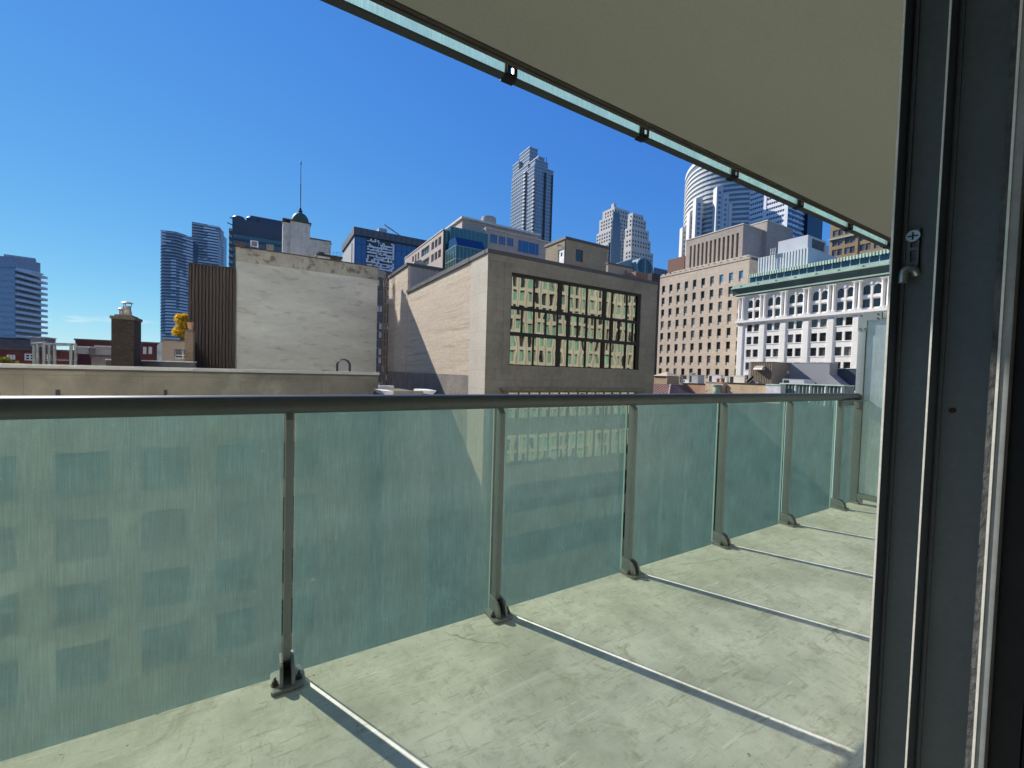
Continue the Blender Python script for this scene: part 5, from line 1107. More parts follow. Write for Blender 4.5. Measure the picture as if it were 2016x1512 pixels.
# --- tan stone office with the window grid
XI = 110.0
ti = thing('tan_office_building', (XI, 78, GZ), 'tall tan stone office building with a regular grid of dark windows', 'building')
tst = mat('tan_stone', (.60, .495, .375), .85, noise=((.1, .10), (.9, .10)), brick=(2.8, 1.26, .03, (.47, .39, .30), (.56, .465, .355)), col2=(.50, .38, .28), c2scale=.3, c2lo=.55, c2hi=.75)
yR = aX(1475.8, 509, XI).y; yLf = aX(1297, 548, XI).y+6; zR = zX(1475.8, 509, XI)
colc = [66.0+2.815*i for i in range(-1, 14)]; fhI = 3.78; z0w = 29.15
ww = 1.18; us = [yR]; holes = set(); vs = [GZ]; rowz = [z0w-fhI*k for k in range(15)]
rowz = [z for z in rowz if z > GZ+4]
for z in reversed(rowz): vs += [z-1.85, z+.95]
vs.append(zR)
for y in colc:
    if y-ww/2 > yR+.3 and y+ww/2 < yLf: us += [y-ww/2, y+ww/2]
us.append(yLf)
for i in range(1, len(us)-1, 2):
    for j_ in range(1, len(vs)-1, 2): holes.add((i, j_))
mb = MB(); wall_grid(mb, (XI, 0, 0), (0, 1, 0), (0, 0, 1), (-1, 0, 0), us, vs, holes, .35)
mb.box(XI+.36, XI+30, yR, yLf, GZ, zR-.01)
mb.face([(XI, yR, GZ), (XI+.36, yR, GZ), (XI+.36, yR, zR), (XI, yR, zR)])
mb.build('wall', tst, ti, weld=False)
wI = win_mesh('window', ww, 2.8, 'x', [glass('office_pane', (.03, .045, .05), .06, .9, vary=.6), M['steel_d'], mat('pale_spandrel', (.52, .48, .40), .8)], .07, .08, (), (.1,), .80)
_f = (M['steel_d'], MATS['pale_spandrel'])
wIb = win_mesh('window', ww, 2.8, 'x', [glass('office_blind', (.17, .18, .165), .2, .6, vary=.5), *_f], .07, .08, (), (.1,), .80)
wIs = win_mesh('window', ww, 2.8, 'x', [glass('office_sky_pane', (.16, .36, .52), .06, 1, vary=.2), *_f], .07, .08, (), (.1,), .80)  # bright blue base colour stands in for mirrored sky
wl = sorted([((us[i]+us[i+1])/2, (vs[j_]+vs[j_+1])/2) for i, j_ in holes], key=lambda q: -q[1]-(.02*abs(q[0]-76)))
stf = MB()
for k, (y, z) in enumerate(wl):
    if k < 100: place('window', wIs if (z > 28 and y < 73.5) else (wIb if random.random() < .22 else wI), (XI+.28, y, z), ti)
    else: stf.box(XI+.26, XI+.3, y-ww/2, y+ww/2, z-1.2, z+1.2)
tag(stf.build('window', M['glass_dk'], ti), kind='stuff')
mb = MB(); mb.box(XI-.15, XI+.5, yR-.1, yLf, zR+.001, zR+.5)
for k in range(int((yLf-yR)/1.9)): y = yR+.6+k*1.9; mb.box(XI-.16, XI+.3, y, y+1.2, zR+.501, zR+.95)
mb.build('roof_cresting', tst, ti)
# upper tier: fin wall and tall boxes (set back)
XI2 = XI+6
def z2(px, py): return zX(px, py, XI2)
yf0, yf1 = aX(1461, 500, XI2).y, aX(1350, 500, XI2).y; zt = z2(1461, 442)
finm = mat('tan_stone_plain', (.39, .33, .27), .85, noise=((.15, .12), (1.2, .10)), brick=(3, 1.5, .02, (.32, .27, .22), (.41, .35, .29)))
us = [yf0]; hol = set(); 
ya, yb = aX(1455, 500, XI2).y, aX(1356, 500, XI2).y
n = 12
for k in range(n): 
    c = ya+(yb-ya)*(k+.5)/n; w_ = (yb-ya)/n*.26; us += [c-w_, c+w_]
us.append(yf1); vs = [zR, z2(1400, 521), z2(1440, 462), zt]
for k in range(n): hol.add((1+2*k, 1))
mb = MB(); wall_grid(mb, (XI2, 0, 0), (0, 1, 0), (0, 0, 1), (-1, 0, 0), us, vs, hol, 1.4)
x1 = aY(1512, 480, yf0).x
mb.box(XI2+1.41, x1, yf0, yf1, zR+.01, zt-.01); mb.face([(XI2, yf0, zR), (XI2+1.41, yf0, zR), (XI2+1.41, yf0, zt), (XI2, yf0, zt)]); mb.face([(XI2, yf0, zt), (XI2+1.41, yf0, zt), (XI2+1.41, yf1, zt), (XI2, yf1, zt)])
Xt, xt1, yt0, yt1, _, ztt = corner_px(XI+16, 1460, 1511, 1562, 434.5)
mb.box(Xt, xt1, yt0, yt1+2, zR+.02, ztt)
mb.build('upper_tier', finm, ti, weld=False)
lou = MB(); lou.box(XI2+1.36, XI2+1.40, ya, yb, vs[1]+.02, vs[2]-.02); lou.build('louvre', mat('louvre_dark', (.045, .032, .028), .8), ti)
cpn = MB(); cpn.box(XI2-.15, x1+.1, yf0-.15, yf1+.15, zt+.001, zt+.28); cpn.box(Xt-.12, xt1+.1, yt0-.12, yt1+2.1, ztt+.001, ztt+.28)
ys0, ys1 = aX(1467, 505, XI+2).y, aX(1328, 535, XI+2).y; zc = zX(1467, 505, XI+2); cpn.box(XI+1.2, XI+8, ys0-1.5, ys1, zc-.25, zc+.1)
cpn.build('ledge', mat('pale_ledge', (.55, .52, .45), .7), ti)
mb = MB(); a, b = aX(1348, 503, XI2+2), aX(1315, 513, XI2+2); mb.box(XI2+2, XI2+10, a.y, b.y, zR+.5, zX(1335, 507, XI2+2)); mb.build('plant_room', mat('red_brown_cladding', (.17, .085, .06), .7), ti)

# --- pale rounded tower and white banded office far behind
XJ = 300.0
c0 = aX(1348, 420, XJ); jt = thing('rounded_tower', (XJ+20, c0.y-15, GZ), 'pale rounded office tower with curved window bands cut off by the ceiling edge', 'tower')
jm = mat('pale_tower_stone', (.66, .64, .61), .7, noise=((.04, .05),)); jg = glass('tower_band_glass', (.20, .27, .31), .1, .8, vary=.2)
pl_, pr_ = aX(1346, 470, XJ), aX(1475, 470, XJ+24)
# curved front as an arc bulging to the left rear
arc = []
A0, A1 = Vector((aX(1345.5, 470, XJ+34).x, aX(1345.5, 470, XJ+34).y)), Vector((aX(1474, 470, XJ+30).x, aX(1474, 470, XJ+30).y))
ch = (A1-A0); nrm = Vector((-abs(ch.y), -abs(ch.x))).normalized()
if nrm.dot(Vector((0, 0))-A0) < 0: nrm = -nrm
for k in range(19): u = k/18; arc.append(tuple(A0+ch*u+nrm*(ch.length*.30*(1-(2*u-1)**2))))
def jz(px, py, p): 
    d = (Vector((p[0], p[1], 0))-Vector((0, 0, 0))); k = d.x*CF.x+d.y*CF.y; return aD(px, py, k).z
zj = jz(1350, 352, arc[1]); zbj = jz(1420, 520, arc[9]); back = [(arc[-1][0]+25, arc[-1][1]+20), (arc[0][0]+25, arc[0][1]+20)]
mb = MB(); mb.prism(arc+back, GZ, zj); mb.build('glazing', jg, jt)
def ring(P, d):
    return poly_ring(P, d)
k = 0; z = zj
sgn = 1
test = poly_ring(arc, 1.0); sgn = 1 if (Vector(test[9])).length < Vector(arc[9]).length else -1
while z > zbj-6 and k < 60:
    mb = MB(); mb.prism(ring(arc, .6*sgn)+list(reversed(ring(arc, -.4*sgn))), z-(3.2 if k == 0 else 1.75), z); mb.build('floor_band', jm, jt); z -= (7.0 if k == 0 else 3.9); k += 1
def pier(px0, px1, pyt, d, m=jm, nm='pier', win=True):
    i = min(range(len(arc)), key=lambda q: abs(((CAM+Vector((arc[q][0], arc[q][1], 0))).dot(CR)/Vector((arc[q][0], arc[q][1], 0)).dot(CF))-((px0+px1)/2-1008)/FPX))
    kd = Vector((arc[i][0], arc[i][1], 0)).dot(CF)-d
    a, b = aD(px0, 480, kd), aD(px1, 480, kd); zt = aD((px0+px1)/2, pyt, kd).z; u = (b-a); u.z = 0; w = u.length; u.normalize(); nn = Vector((u.y, -u.x, 0))
    mb = MB(); q = [(a.x, a.y), (b.x, b.y), (b.x-nn.x*6, b.y-nn.y*6), (a.x-nn.x*6, a.y-nn.y*6)]; mb.mi(0).prism(q, GZ, zt)
    if win:
        z = zt-4
        while z > zbj-6:
            c = (a+b)/2; p0 = c-u*w*.2+nn*.06; p1 = c+u*w*.2+nn*.06; pp = [(p0.x, p0.y), (p1.x, p1.y), (p1.x-nn.x*.05, p1.y-nn.y*.05), (p0.x-nn.x*.05, p0.y-nn.y*.05)]; mb.mi(1).prism(pp, z-2.3, z); z -= 3.9
    mb.build(nm, [m, jg], jt)
pier(1355.5, 1366, 418, 5); pier(1367, 1380, 391, 6); pier(1407, 1419, 368, 6); pier(1419.5, 1431, 382, 5); pier(1432, 1438.5, 402, 4, win=False)
pier(1342.5, 1352, 447, 5)
# round glass bay between the piers
ic = aD(1395, 470, Vector((arc[9][0], arc[9][1], 0)).dot(CF)-4); rb = 12*(Vector((ic.x, ic.y, 0)).dot(CF))/FPX; zt = aD(1393, 372, Vector((arc[9][0], arc[9][1], 0)).dot(CF)-4).z
mb = MB(); mb.mi(0).lathe(ic.x, ic.y, [(rb, GZ), (rb, zt)], 24); z = zt
while z > zbj-6: mb.mi(1).lathe(ic.x, ic.y, [(rb+.3, z-1.6), (rb+.3, z)], 24); z -= 3.9
mb.build('round_bay', [jg, jm], jt)
# white banded office
XW = 330.0
Xw, xw1, yw0, yw1, _, zw = corner_px(XW, 1471, 1553, 1592, 330)
wo = thing('white_banded_office', (Xw+10, yw0+10, GZ), 'white office tower with long blue window bands under the ceiling edge', 'tower')
wm_ = mat('bright_white_panel', (.80, .80, .80), .6); wb = glass('navy_band_glass', (.05, .09, .20), .1, .8)
mb = MB(); mb.box(Xw, xw1, yw0, yw1, GZ, zw); mb.build('glazing', wb, wo)
z = zw; k = 0; zlo_ = zX(1550, 470, XW)-6
while z > zlo_:
    mb = MB(); mb.box(Xw-.5, xw1+.3, yw0-.5, yw1+.3, z-2.2, z); mb.build('floor_band', wm_, wo); z -= 3.9; k += 1
mb = MB()
for u in (0, .5, 1): y = yw0+(yw1-yw0)*u; mb.box(Xw-.8, Xw-.501, y-1.1, y+1.1, GZ, zw)
q = yw0
while q < yw1: mb.box(Xw-.3, Xw-.002, q-.12, q+.12, GZ, zw-.01); q += 1.6
mb.build('pier', wm_, wo)
rnd = random.Random(5); mb = MB(); z = zw-2.5; 
while z > zlo_:
    x = Xw+1.5
    while x < xw1-3: mb.box(x, x+rnd.uniform(2, 4.2), yw0-.75, yw0-.502, z-rnd.uniform(1.6, 2.4), z-.3); x += 5.2
    z -= 3.9
mb.build('glass_panel', wb, wo)
Xn, xn1, yn0, yn1, _, zn = corner_px(XW+25, 1588, 1592, 1622, 395)
mb = MB(); mb.box(Xn, xn1, yn0, yn1+6, GZ, zn+30); single(mb, 'dark_glass_tower', glass('navy_tower_glass', (.008, .016, .04), .2, .4), 'dark navy slab tower right of the white banded office', 'tower')
# brown old building on the right
XK = 125.0
Xk, xk1, yk0, yk1, _, zk = corner_px(XK, 1634, 1760, 1790, 420)
bk = thing('brown_hotel_building', (Xk, (yk0+yk1)/2, GZ), 'brown brick building with grey paired windows and green cornices behind the white one', 'building')
kb = mat('brown_hotel_brick', (.30, .21, .12), .9, noise=((.3, .12), (2, .1))); pw = mat('grey_blind', (.34, .34, .34), .5)
yA = aX(1634, 470, XK).y; yB = yk0
def kz(py): return zX(1660, py, XK)
zt_k = kz(425); rws = [(kz(462), kz(450)), (kz(481.5), kz(469)), (kz(501), kz(488.5)), (kz(521), kz(508))]
cK = [1643.5, 1654, 1668, 1678.5, 1698, 1709.5, 1726, 1738]
us = [yB]; 
for c in reversed(cK): y = aX(c, 475, XK).y; us += [y-.52, y+.52]
us.append(yA); vs = [GZ]
for lo, hi in reversed(rws): vs += [lo, hi]
vs.append(zt_k); hol = {(i, j_) for i in range(1, len(us)-1, 2) for j_ in range(1, len(vs)-1, 2)}
mb = MB(); wall_grid(mb, (XK, 0, 0), (0, 1, 0), (0, 0, 1), (-1, 0, 0), us, vs, hol, .3); mb.box(XK+.31, XK+15, yB, yA, GZ, zt_k-.01); mb.face([(XK, yA, GZ), (XK+.31, yA, GZ), (XK+.31, yA, zt_k), (XK, yA, zt_k)]); mb.build('wall', kb, bk, weld=False)
for i, j_ in sorted(hol): place('window', win_mesh('window', 1.04, vs[j_+1]-vs[j_], 'x', [glass('hotel_pane', (.12, .12, .125), .15, .7, vary=.5), M['steel_d'], kb], .06, .06, (), (0,)), (XK+.22, (us[i]+us[i+1])/2, (vs[j_]+vs[j_+1])/2), bk)
mb = MB()
for py, h_, d_ in ((466, .35, .5), (508, .35, .6), (512, .2, .9), (518, .3, .5)): z = kz(py); mb.box(XK-d_, XK-.002, yB, yA+.2, z-h_, z)
mb.build('cornice', mat('green_stone_trim', (.36, .42, .34), .8), bk)
mb = MB(); y = aX(1690, 475, XK).y; mb.tube([(XK-.1, y, GZ), (XK-.1, y, zt_k)], .09, 6); mb.build('rain_pipe', mat('red_pipe', (.18, .07, .04), .7), bk)

# ------------------------------------------------------------------ white terracotta building with arched windows
XT = 98.0
def tY(px, py=600): return aX(px, py, XT).y
def tZ(px, py): return aX(px, py, XT).z
wb_ = thing('white_terracotta_building', (XT+8, 44, GZ), 'ornate white terracotta building with paired arched windows and a green copper cornice', 'building')
tcm = mat('white_terracotta', (.80, .765, .70), .6, noise=((.25, .07), (2, .05)), brick=(1.1, .42, .012, (.62, .60, .56), (.82, .785, .72)))
tcp = mat('white_terracotta_plain', (.82, .785, .72), .6, noise=((.4, .06), (5, .05)))
cop = mat('pale_copper_green', (.33, .46, .37), .6, 0, .4, ((.4, .15), (3, .1))); copd = mat('dark_copper_green', (.095, .135, .115), .6, 0, .4, ((.4, .2),))
pane = glass('terracotta_pane', (.025, .03, .035), .06, .9, vary=.5); sash = mat('dark_sash', (.05, .05, .05), .6); sashw = mat('light_sash', (.5, .5, .48), .6)
Z_belt = 14.43; zlow0 = GZ
archY = [(tY(a_), tY(b_)) for a_, b_ in ((1477.7, 1490.8), (1516.6, 1531), (1559, 1574.6), (1605.3, 1622.5), (1655.3, 1671.8), (1706.3, 1724.3))]
bay = (archY[0][0]-archY[5][0])/5
centres = [(a_+b_)/2 for a_, b_ in archY]; centres += [centres[-1]-bay, centres[-1]-2*bay]
yLft, yRgt = tY(1454.5), centres[-1]-bay*.55
zA0, zA1 = 17.70, 19.55; zM0, zM1 = 15.25, 16.85
lowz = [(12.15, 13.78), (9.2, 10.95), (6.2, 7.95), (3.2, 4.95), (.2, 1.95), (-2.8, -1.05)]
us = [yRgt]; wYs = []
for c in reversed(centres):
    for s_ in (-.80, .80): wYs.append(c+s_); us += [c+s_-.6, c+s_+.6]
us.append(yLft)
vs = [GZ]
for lo, hi in reversed(lowz): vs += [lo, hi]
vs += [zM0, zM1, zA0, zA1, 21.2]
hol = set()
for i in range(1, len(us)-1, 2):
    for j_ in range(1, len(vs)-1, 2): hol.add((i, j_))
mb = MB(); wall_grid(mb, (XT, 0, 0), (0, 1, 0), (0, 0, 1), (-1, 0, 0), us, vs, hol, .42)
mb.box(XT+.43, XT+30, yRgt, yLft, GZ, 21.19); mb.face([(XT, yLft, GZ), (XT+.43, yLft, GZ), (XT+.43, yLft, 21.2), (XT, yLft, 21.2)])
rA = .60
for y in wYs:                                                    # spandrels that round the heads of the top windows
    for s_ in (-1, 1):
        pts = [(y+s_*rA, zA1), (y+s_*rA, zA1-rA)]+[(y+s_*rA*cos(R(t)), zA1-rA+rA*sin(R(t))) for t in (15, 30, 45, 60, 75, 90)]
        mb.prism(pts, XT+.004, XT+.40, 'x')
mb.build('wall', tcm, wb_, weld=False)
wR = win_mesh('window', 1.20, 1.75, 'x', [pane, sash, tcp], .07, .08, (), (.02,)); wM = win_mesh('window', 1.20, 1.6, 'x', [pane, sash, tcp], .07, .08, (), (.1,)); wA = win_mesh('window', 1.20, 1.85, 'x', [pane, sash, tcp], .06, .08, (0,), (-.1,))
wRb = win_mesh('window', 1.20, 1.75, 'x', [glass('terracotta_blind', (.16, .165, .16), .15, .7, vary=.5), sash, tcp], .07, .08, (0,), (.02,))
cnt = 0; stf = MB()
for lo, hi, me in [(zA0, zA1, wA), (zM0, zM1, wM)]+[(lo, hi, wR) for lo, hi in lowz]:
    for y in reversed(wYs):
        if cnt < 100: place('window', wRb if (me is wR and random.random() < .25) else me, (XT+.34, y, (lo+hi)/2), wb_)
        else: stf.box(XT+.32, XT+.36, y-.55, y+.55, lo, hi)
        cnt += 1
if stf.v: tag(stf.build('window', pane, wb_), kind='stuff')
# coupled columns between the bays, on a moulded base
colb = []
edges = [yLft-.85]+[(centres[i]+centres[i+1])/2 for i in range(len(centres)-1)]
for k, c in enumerate(edges):
    for s_ in (-.42, .42):
        mb = MB(); y = c+s_; x = XT-.34
        mb.box(x-.38, x+.38, y-.36, y+.36, Z_belt+.42, Z_belt+.75); mb.lathe(x, y, [(.36, Z_belt+.751), (.33, Z_belt+.95), (.29, Z_belt+1.05), (.29, 18.3), (.25, 19.75), (.27, 19.8), (.30, 20.0), (.43, 20.32)], 14)
        mb.box(x-.42, x+.42, y-.42, y+.42, 20.321, 20.45)
        for q in range(4): a_ = q*pi/2+pi/4; mb.lathe(x+.33*cos(a_), y+.33*sin(a_), [(.05, 20.05), (.12, 20.15), (.13, 20.28), (.04, 20.32)], 7)
        mb.build('column', tcp, wb_, smooth=50)
for c in centres:                                                # arch mouldings with a keystone and sprays
    for s_ in (-.8, .8):
        mb = MB(); y = c+s_; n_ = 12
        for q in range(n_):
            t0_, t1_ = pi*q/n_, pi*(q+1)/n_; r0_, r1_ = .62, .78
            mb.prism([(y+r0_*cos(t0_), zA1-rA+r0_*sin(t0_)), (y+r1_*cos(t0_), zA1-rA+r1_*sin(t0_)), (y+r1_*cos(t1_), zA1-rA+r1_*sin(t1_)), (y+r0_*cos(t1_), zA1-rA+r0_*sin(t1_))], XT-.09, XT-.003, 'x')
        mb.box(XT-.14, XT-.091, y-.09, y+.09, zA1-.02, zA1+.3); mb.build('arch_moulding', tcp, wb_)
    mb = MB(); mb.box(XT-.16, XT-.003, c-.16, c+.16, zM0-.5, zA1-.3); mb.lathe(XT-.12, c, [(.05, zA1-.1), (.22, zA1+.1), (.16, zA1+.35), (.05, zA1+.5)], 8); mb.build('mullion_pier', tcp, wb_)
    for lo, hi in lowz:
        mb = MB(); mb.box(XT-.10, XT-.003, c-1.5, c+1.5, lo-.16, lo-.04); mb.build('sill', tcp, wb_)
    mb = MB(); mb.box(XT-.12, XT-.003, c-1.5, c+1.5, zA0-.62, zA0-.14); mb.build('sill', tcp, wb_)
for k, c in enumerate(edges):                                    # flat pilasters of the lower storeys
    mb = MB(); mb.box(XT-.20, XT-.003, c-.62, c+.62, GZ, 13.9); mb.box(XT-.26, XT-.201, c-.48, c+.48, GZ, 13.6); mb.build('pilaster', tcm, wb_)
mb = MB(); mb.box(XT-.75, XT-.003, yRgt, yLft+.3, Z_belt-.10, Z_belt+.40); mb.box(XT-.45, XT-.003, yRgt, yLft+.15, Z_belt-.42, Z_belt-.101); mb.build('belt_course', tcp, wb_)
z_c = 21.2
mb = MB(); mb.box(XT-.30, XT+30, yRgt, yLft+.2, z_c-.55, z_c-.2); mb.build('entablature', tcp, wb_)
mb = MB(); mb.box(XT-.6, XT-.301, yRgt, yLft+.5, z_c-.5, z_c-.15); y = yRgt
mb.mi(0).prism([(XT-.35, z_c-.149), (XT-.7, z_c-.05), (XT-1.1, z_c+1.0), (XT-1.3, z_c+1.25), (XT+.5, z_c+1.25), (XT+.5, z_c-.149)], yRgt, yLft+1.2, 'y')
mb.build('copper_cornice', copd, wb_)
mb = MB(); mb.box(XT-1.5, XT+.5, yRgt, yLft+1.2, z_c+1.251, z_c+1.55); mb.box(XT-.75, XT-.601, yRgt, yLft+.6, z_c-.3, z_c-.02); mb.box(XT-1.2, XT+2, yRgt, yLft+1, z_c+1.551, z_c+2.2)
for k in range(9): y = yLft-1.0-k*3.9; mb.box(XT-1.5, XT-1.201, y-.12, y+.12, z_c+1.6, z_c+1.95)
mb.build('copper_gutter', cop, wb_)
# set back glazed storey with a ribbed copper eave
XS_ = XT+1.6; zg0, zg1 = z_c+2.2, z_c+4.15; yl3 = aX(1477, 540, XS_).y
mb = MB(); mb.box(XS_, XS_+20, yRgt, yl3, z_c+1.5, zg1); mb.build('glazed_storey', glass('attic_glass', (.02, .035, .075), .06, 1), wb_)
mb = MB(); y = yl3
while y > yRgt: mb.box(XS_-.1, XS_-.002, y-.07, y+.07, zg0-.6, zg1); y -= 1.53
mb.box(XS_-.08, XS_-.003, yRgt, yl3, zg0-.62, zg0-.45); mb.build('mullions', cop, wb_)
mb = MB(); mb.box(XS_-.5, XS_+20, yRgt, yl3+.3, zg1+.001, zg1+.18); y = yl3+.2; mb.mi(0)
while y > yRgt: mb.box(XS_-.62, XS_-.501, y-.13, y+.13, zg1-.25, zg1+.55); y -= .52
mb.mi(1).box(XS_-.50, XS_+20, yRgt, yl3+.3, zg1+.181, zg1+.52)
mb.build('ribbed_eave', [mat('light_copper', (.50, .62, .50), .6), cop], wb_)
# white plant enclosures on its roof
wc_ = mat('white_corrugated', (.66, .70, .68), .5, 0, .4, ((.5, .08),)); wg_ = mat('grey_white_sheet', (.50, .52, .53), .5, 0, .4, ((.3, .1),))
Xp, xp1, yp0, yp1, _, zp1 = corner_px(XS_+3, 1494, 1592, 1650, 487)
mb = MB(); mb.mi(0).box(Xp, xp1, yp0, yp1, z_c, zp1); mb.mi(1); y = yp0+.2
while y < yp1: mb.box(Xp-.12, Xp-.002, y-.16, y+.02, z_c+1, zp1); y += .62
single(mb, 'plant_enclosure', [wg_, wc_], 'long white corrugated plant enclosure on the white terracotta building roof', 'plant enclosure')
Xp2, xp21, yp20, yp21, _, zp2 = corner_px(XS_+8, 1533, 1591, 1628, 462)
mb = MB(); mb.mi(0).box(Xp2, xp21, yp20, yp21, zp1-1, zp2); mb.mi(1).box(Xp2+2, xp21-1, yp20-.05, yp20-.003, zp2-2.6, zp2-.5); mb.mi(2).box(xp21-1.4, xp21+.6, yp20-.3, yp20-.06, zp2-3.0, zp2-1.0)
single(mb, 'plant_enclosure', [wg_, mat('vent_dark', (.10, .11, .10), .8), wg_], 'taller pale grey plant box with a dark louvre behind the corrugated enclosure', 'plant enclosure')
q = aX(1521, 520, XT+4); ht = aX(1521, 494, XT+4).z; mb = MB(); mb.tube([(XT+4, q.y, z_c+1), (XT+4, q.y, ht)], .10, 6)
for dy in (-.5, 0, .5): mb.tube([(XT+4, q.y+dy, ht-.9), (XT+4, q.y+dy, ht+.6)], .12, 6)
mb.tube([(XT+4, q.y-.6, ht-.5), (XT+4, q.y+.6, ht-.5)], .06, 5)
single(mb, 'aerial_mast', mat('aerial_grey', (.55, .56, .54), .5), 'slim aerial mast with three antennas in front of the white enclosure', 'aerial')

# ------------------------------------------------------------------ roofscape just over the rail on the right
def at_x(pxl, pxc, pxr, pyt, pyb, X):
    X, x1, y0, y1, z0, z1 = corner_px(X, pxl, pxc, pxr, pyt, pyb); return X, x1, y0, y1, z0, z1
# standing seam hip roof below the cupola
XC = 67.0
seam = mat('weathered_red_metal', (.34, .20, .16), .5, .1, .4, ((.4, .2), (3, .15)))
ap = aX(1320, 757, XC); e0 = aX(1285, 783, XC-4); e1 = aX(1342, 790, XC-4); e2 = aY(1412, 783, e1.y)
sr = thing('metal_hip_roof', (XC, ap.y, GZ), 'weathered red standing seam hip roof with dark ribs right of the stone building', 'roof')
A = Vector((XC, ap.y, ap.z)); B1 = Vector((XC-4.5, ap.y+7, ap.z-2.2)); B2 = Vector((XC-4.5, ap.y-3.2, ap.z-2.2)); B3 = Vector((XC+10, ap.y-3.2, ap.z-2.2)); A2 = Vector((XC+6, ap.y+.5, ap.z-.1)); A3 = Vector((XC, ap.y+7, ap.z))
mb = MB(); mb.face([B1, B2, A, A3]); mb.face([B2, B3, A2, A]); mb.face([A, A2, (XC+10, ap.y+7, ap.z-.1), A3]); mb.box(XC-4.4, XC+9.9, ap.y-3.1, ap.y+6.9, GZ, ap.z-2.21)
mb.build('roof_sheet', seam, sr, weld=False)
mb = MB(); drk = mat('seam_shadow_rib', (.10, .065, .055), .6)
for k in range(15):
    u = k/14; p = B2.lerp(B1, u); top = A.lerp(A3, max(0, (u*10.2-3.2)/7)) if u*10.2 > 3.2 else B2.lerp(A, u*10.2/3.2)
    mb.tube([p+Vector((-.02, 0, .06)), top+Vector((-.02, 0, .06))], .06, 5)
for k in range(1, 15):
    u = k/15; p = B2.lerp(B3, u); L1 = A.lerp(A2, min(1, max(0, (u*14.5-4.5)/6))) if u*14.5 > 4.5 else B2.lerp(A, u*14.5/4.5)
    mb.tube([p+Vector((0, -.02, .06)), L1+Vector((0, -.02, .06))], .05, 5)
mb.build('seam_ribs', drk, sr); mb = MB(); mb.tube([A+Vector((0, 0, .05)), B2+Vector((0, 0, .05))], .13, 6); mb.tube([A+Vector((0, 0, .05)), A2+Vector((0, 0, .05))], .10, 6); mb.build('hip_cap', mat('hip_cap_pale', (.44, .34, .29), .5), sr)
# louvred cupola
X_, x1_2, y0_2, y1_2, z0_2, z1_2 = at_x(1288, 1313, 1338, 740.5, 760, XC+.6)
cu = thing('roof_cupola', (X_, y0_2, z0_2), 'tan louvred roof cupola with a low pyramid cap above the red roof', 'cupola')
cum = mat('tan_louvre', (.52, .43, .30), .6, noise=((2, .12),))
mb = MB(); mb.box(X_+.15, x1_2-.15, y0_2+.15, y1_2-.15, z0_2-3, z1_2); mb.build('core', mat('cupola_dark', (.06, .05, .04), .8), cu)
mb = MB(); n_ = 9
for k in range(n_):
    z = z0_2+.2+(z1_2-z0_2-.3)*k/n_; h_ = (z1_2-z0_2)/n_*.55
    mb.box(X_+.02, x1_2-.02, y0_2+.02, y1_2-.02, z, z+h_)
for (xa, ya) in ((X_, y0_2), (x1_2-.12, y0_2), (X_, y1_2-.12), (x1_2-.12, y1_2-.12)): mb.box(xa, xa+.12, ya, ya+.12, z0_2-.5, z1_2)
mb.build('louvres', cum, cu)
zt = aX(1308, 731.5, XC+2).z; mb = MB(); e_ = .25; a0_, a1_, a2_, a3_ = (X_-e_, y0_2-e_, z1_2+.002), (x1_2+e_, y0_2-e_, z1_2+.002), (x1_2+e_, y1_2+e_, z1_2+.002), (X_-e_, y1_2+e_, z1_2+.002); tp = ((X_+x1_2)/2, (y0_2+y1_2)/2, zt)
mb.face([a0_, a3_, a2_, a1_])
for p, q in ((a0_, a1_), (a1_, a2_), (a2_, a3_), (a3_, a0_)): mb.face([p, q, tp])
mb.build('cap', cum, cu, weld=False); mb = MB(); mb.box(X_-.05, x1_2+.05, y0_2-.05, y1_2+.05, z0_2-1.8, z0_2-.002); mb.build('base', mat('cupola_base', (.12, .115, .11), .7), cu)
# walls and roof deck in the middle
XD = 69.0
def facing_wall(name, pxl, pxr, pyt, pyb, X, th, m, label, cat='wall', cap=None):
    a_, b_ = aX(pxl, pyt, X), aX(pxr, pyt, X); mb = MB(); mb.mi(0).box(X, X+th, b_.y, a_.y, -2.6 if pyb is None else aX(pxr, pyb, X).z, b_.z)
    if cap: mb.mi(1).box(X-.08, X+th+.02, b_.y-.03, a_.y, b_.z+.001, b_.z+.16)
    return single(mb, name, [m, cap or m], label, cat)
rbk = mat('orange_brick', (.42, .22, .15), .9, noise=((.5, .2),), brick=(.24, .09, .015, (.34, .24, .19), (.47, .27, .18))); sbk = mat('sandy_brick', (.52, .38, .23), .9, noise=((.5, .18), (2, .1)), brick=(.24, .09, .015, (.42, .34, .24), (.58, .45, .29)))
facing_wall('brick_wall', 1345, 1389, 757.5, None, XD+2, 3, rbk, 'low orange brick parapet wall beside the red metal roof', cap=M['steel_d'])
facing_wall('brick_wall', 1432, 1508, 758, None, XD, 6, sbk, 'sandy brick parapet wall between the rusty pier and white panels', cap=M['steel_d'])
rust = mat('rusty_stucco', (.56, .47, .36), .9, noise=((.8, .2),), col2=(.34, .15, .05), c2scale=.9, c2lo=.52, c2hi=.62)
facing_wall('stucco_pier', 1389, 1424, 754.5, None, XD-.5, 2.5, rust, 'rust stained stucco pier beside the orange brick wall', 'pier', mat('pier_cap', (.30, .26, .21), .8))
facing_wall('panel_wall', 1508, 1537, 759, None, XD-.6, 1.5, mat('pale_lilac_panel', (.62, .63, .66), .6), 'pale grey panelled wall right of the sandy brick', cap=mat('mint_cap', (.45, .60, .54), .6))
X_ = XD+1.5; a_, b_ = aX(1537, 760, X_), aX(1664, 760.5, X_); mb = MB(); mb.mi(0).box(X_, X_+3, b_.y, a_.y, -2.6, b_.z); y = a_.y-.3; k = 0
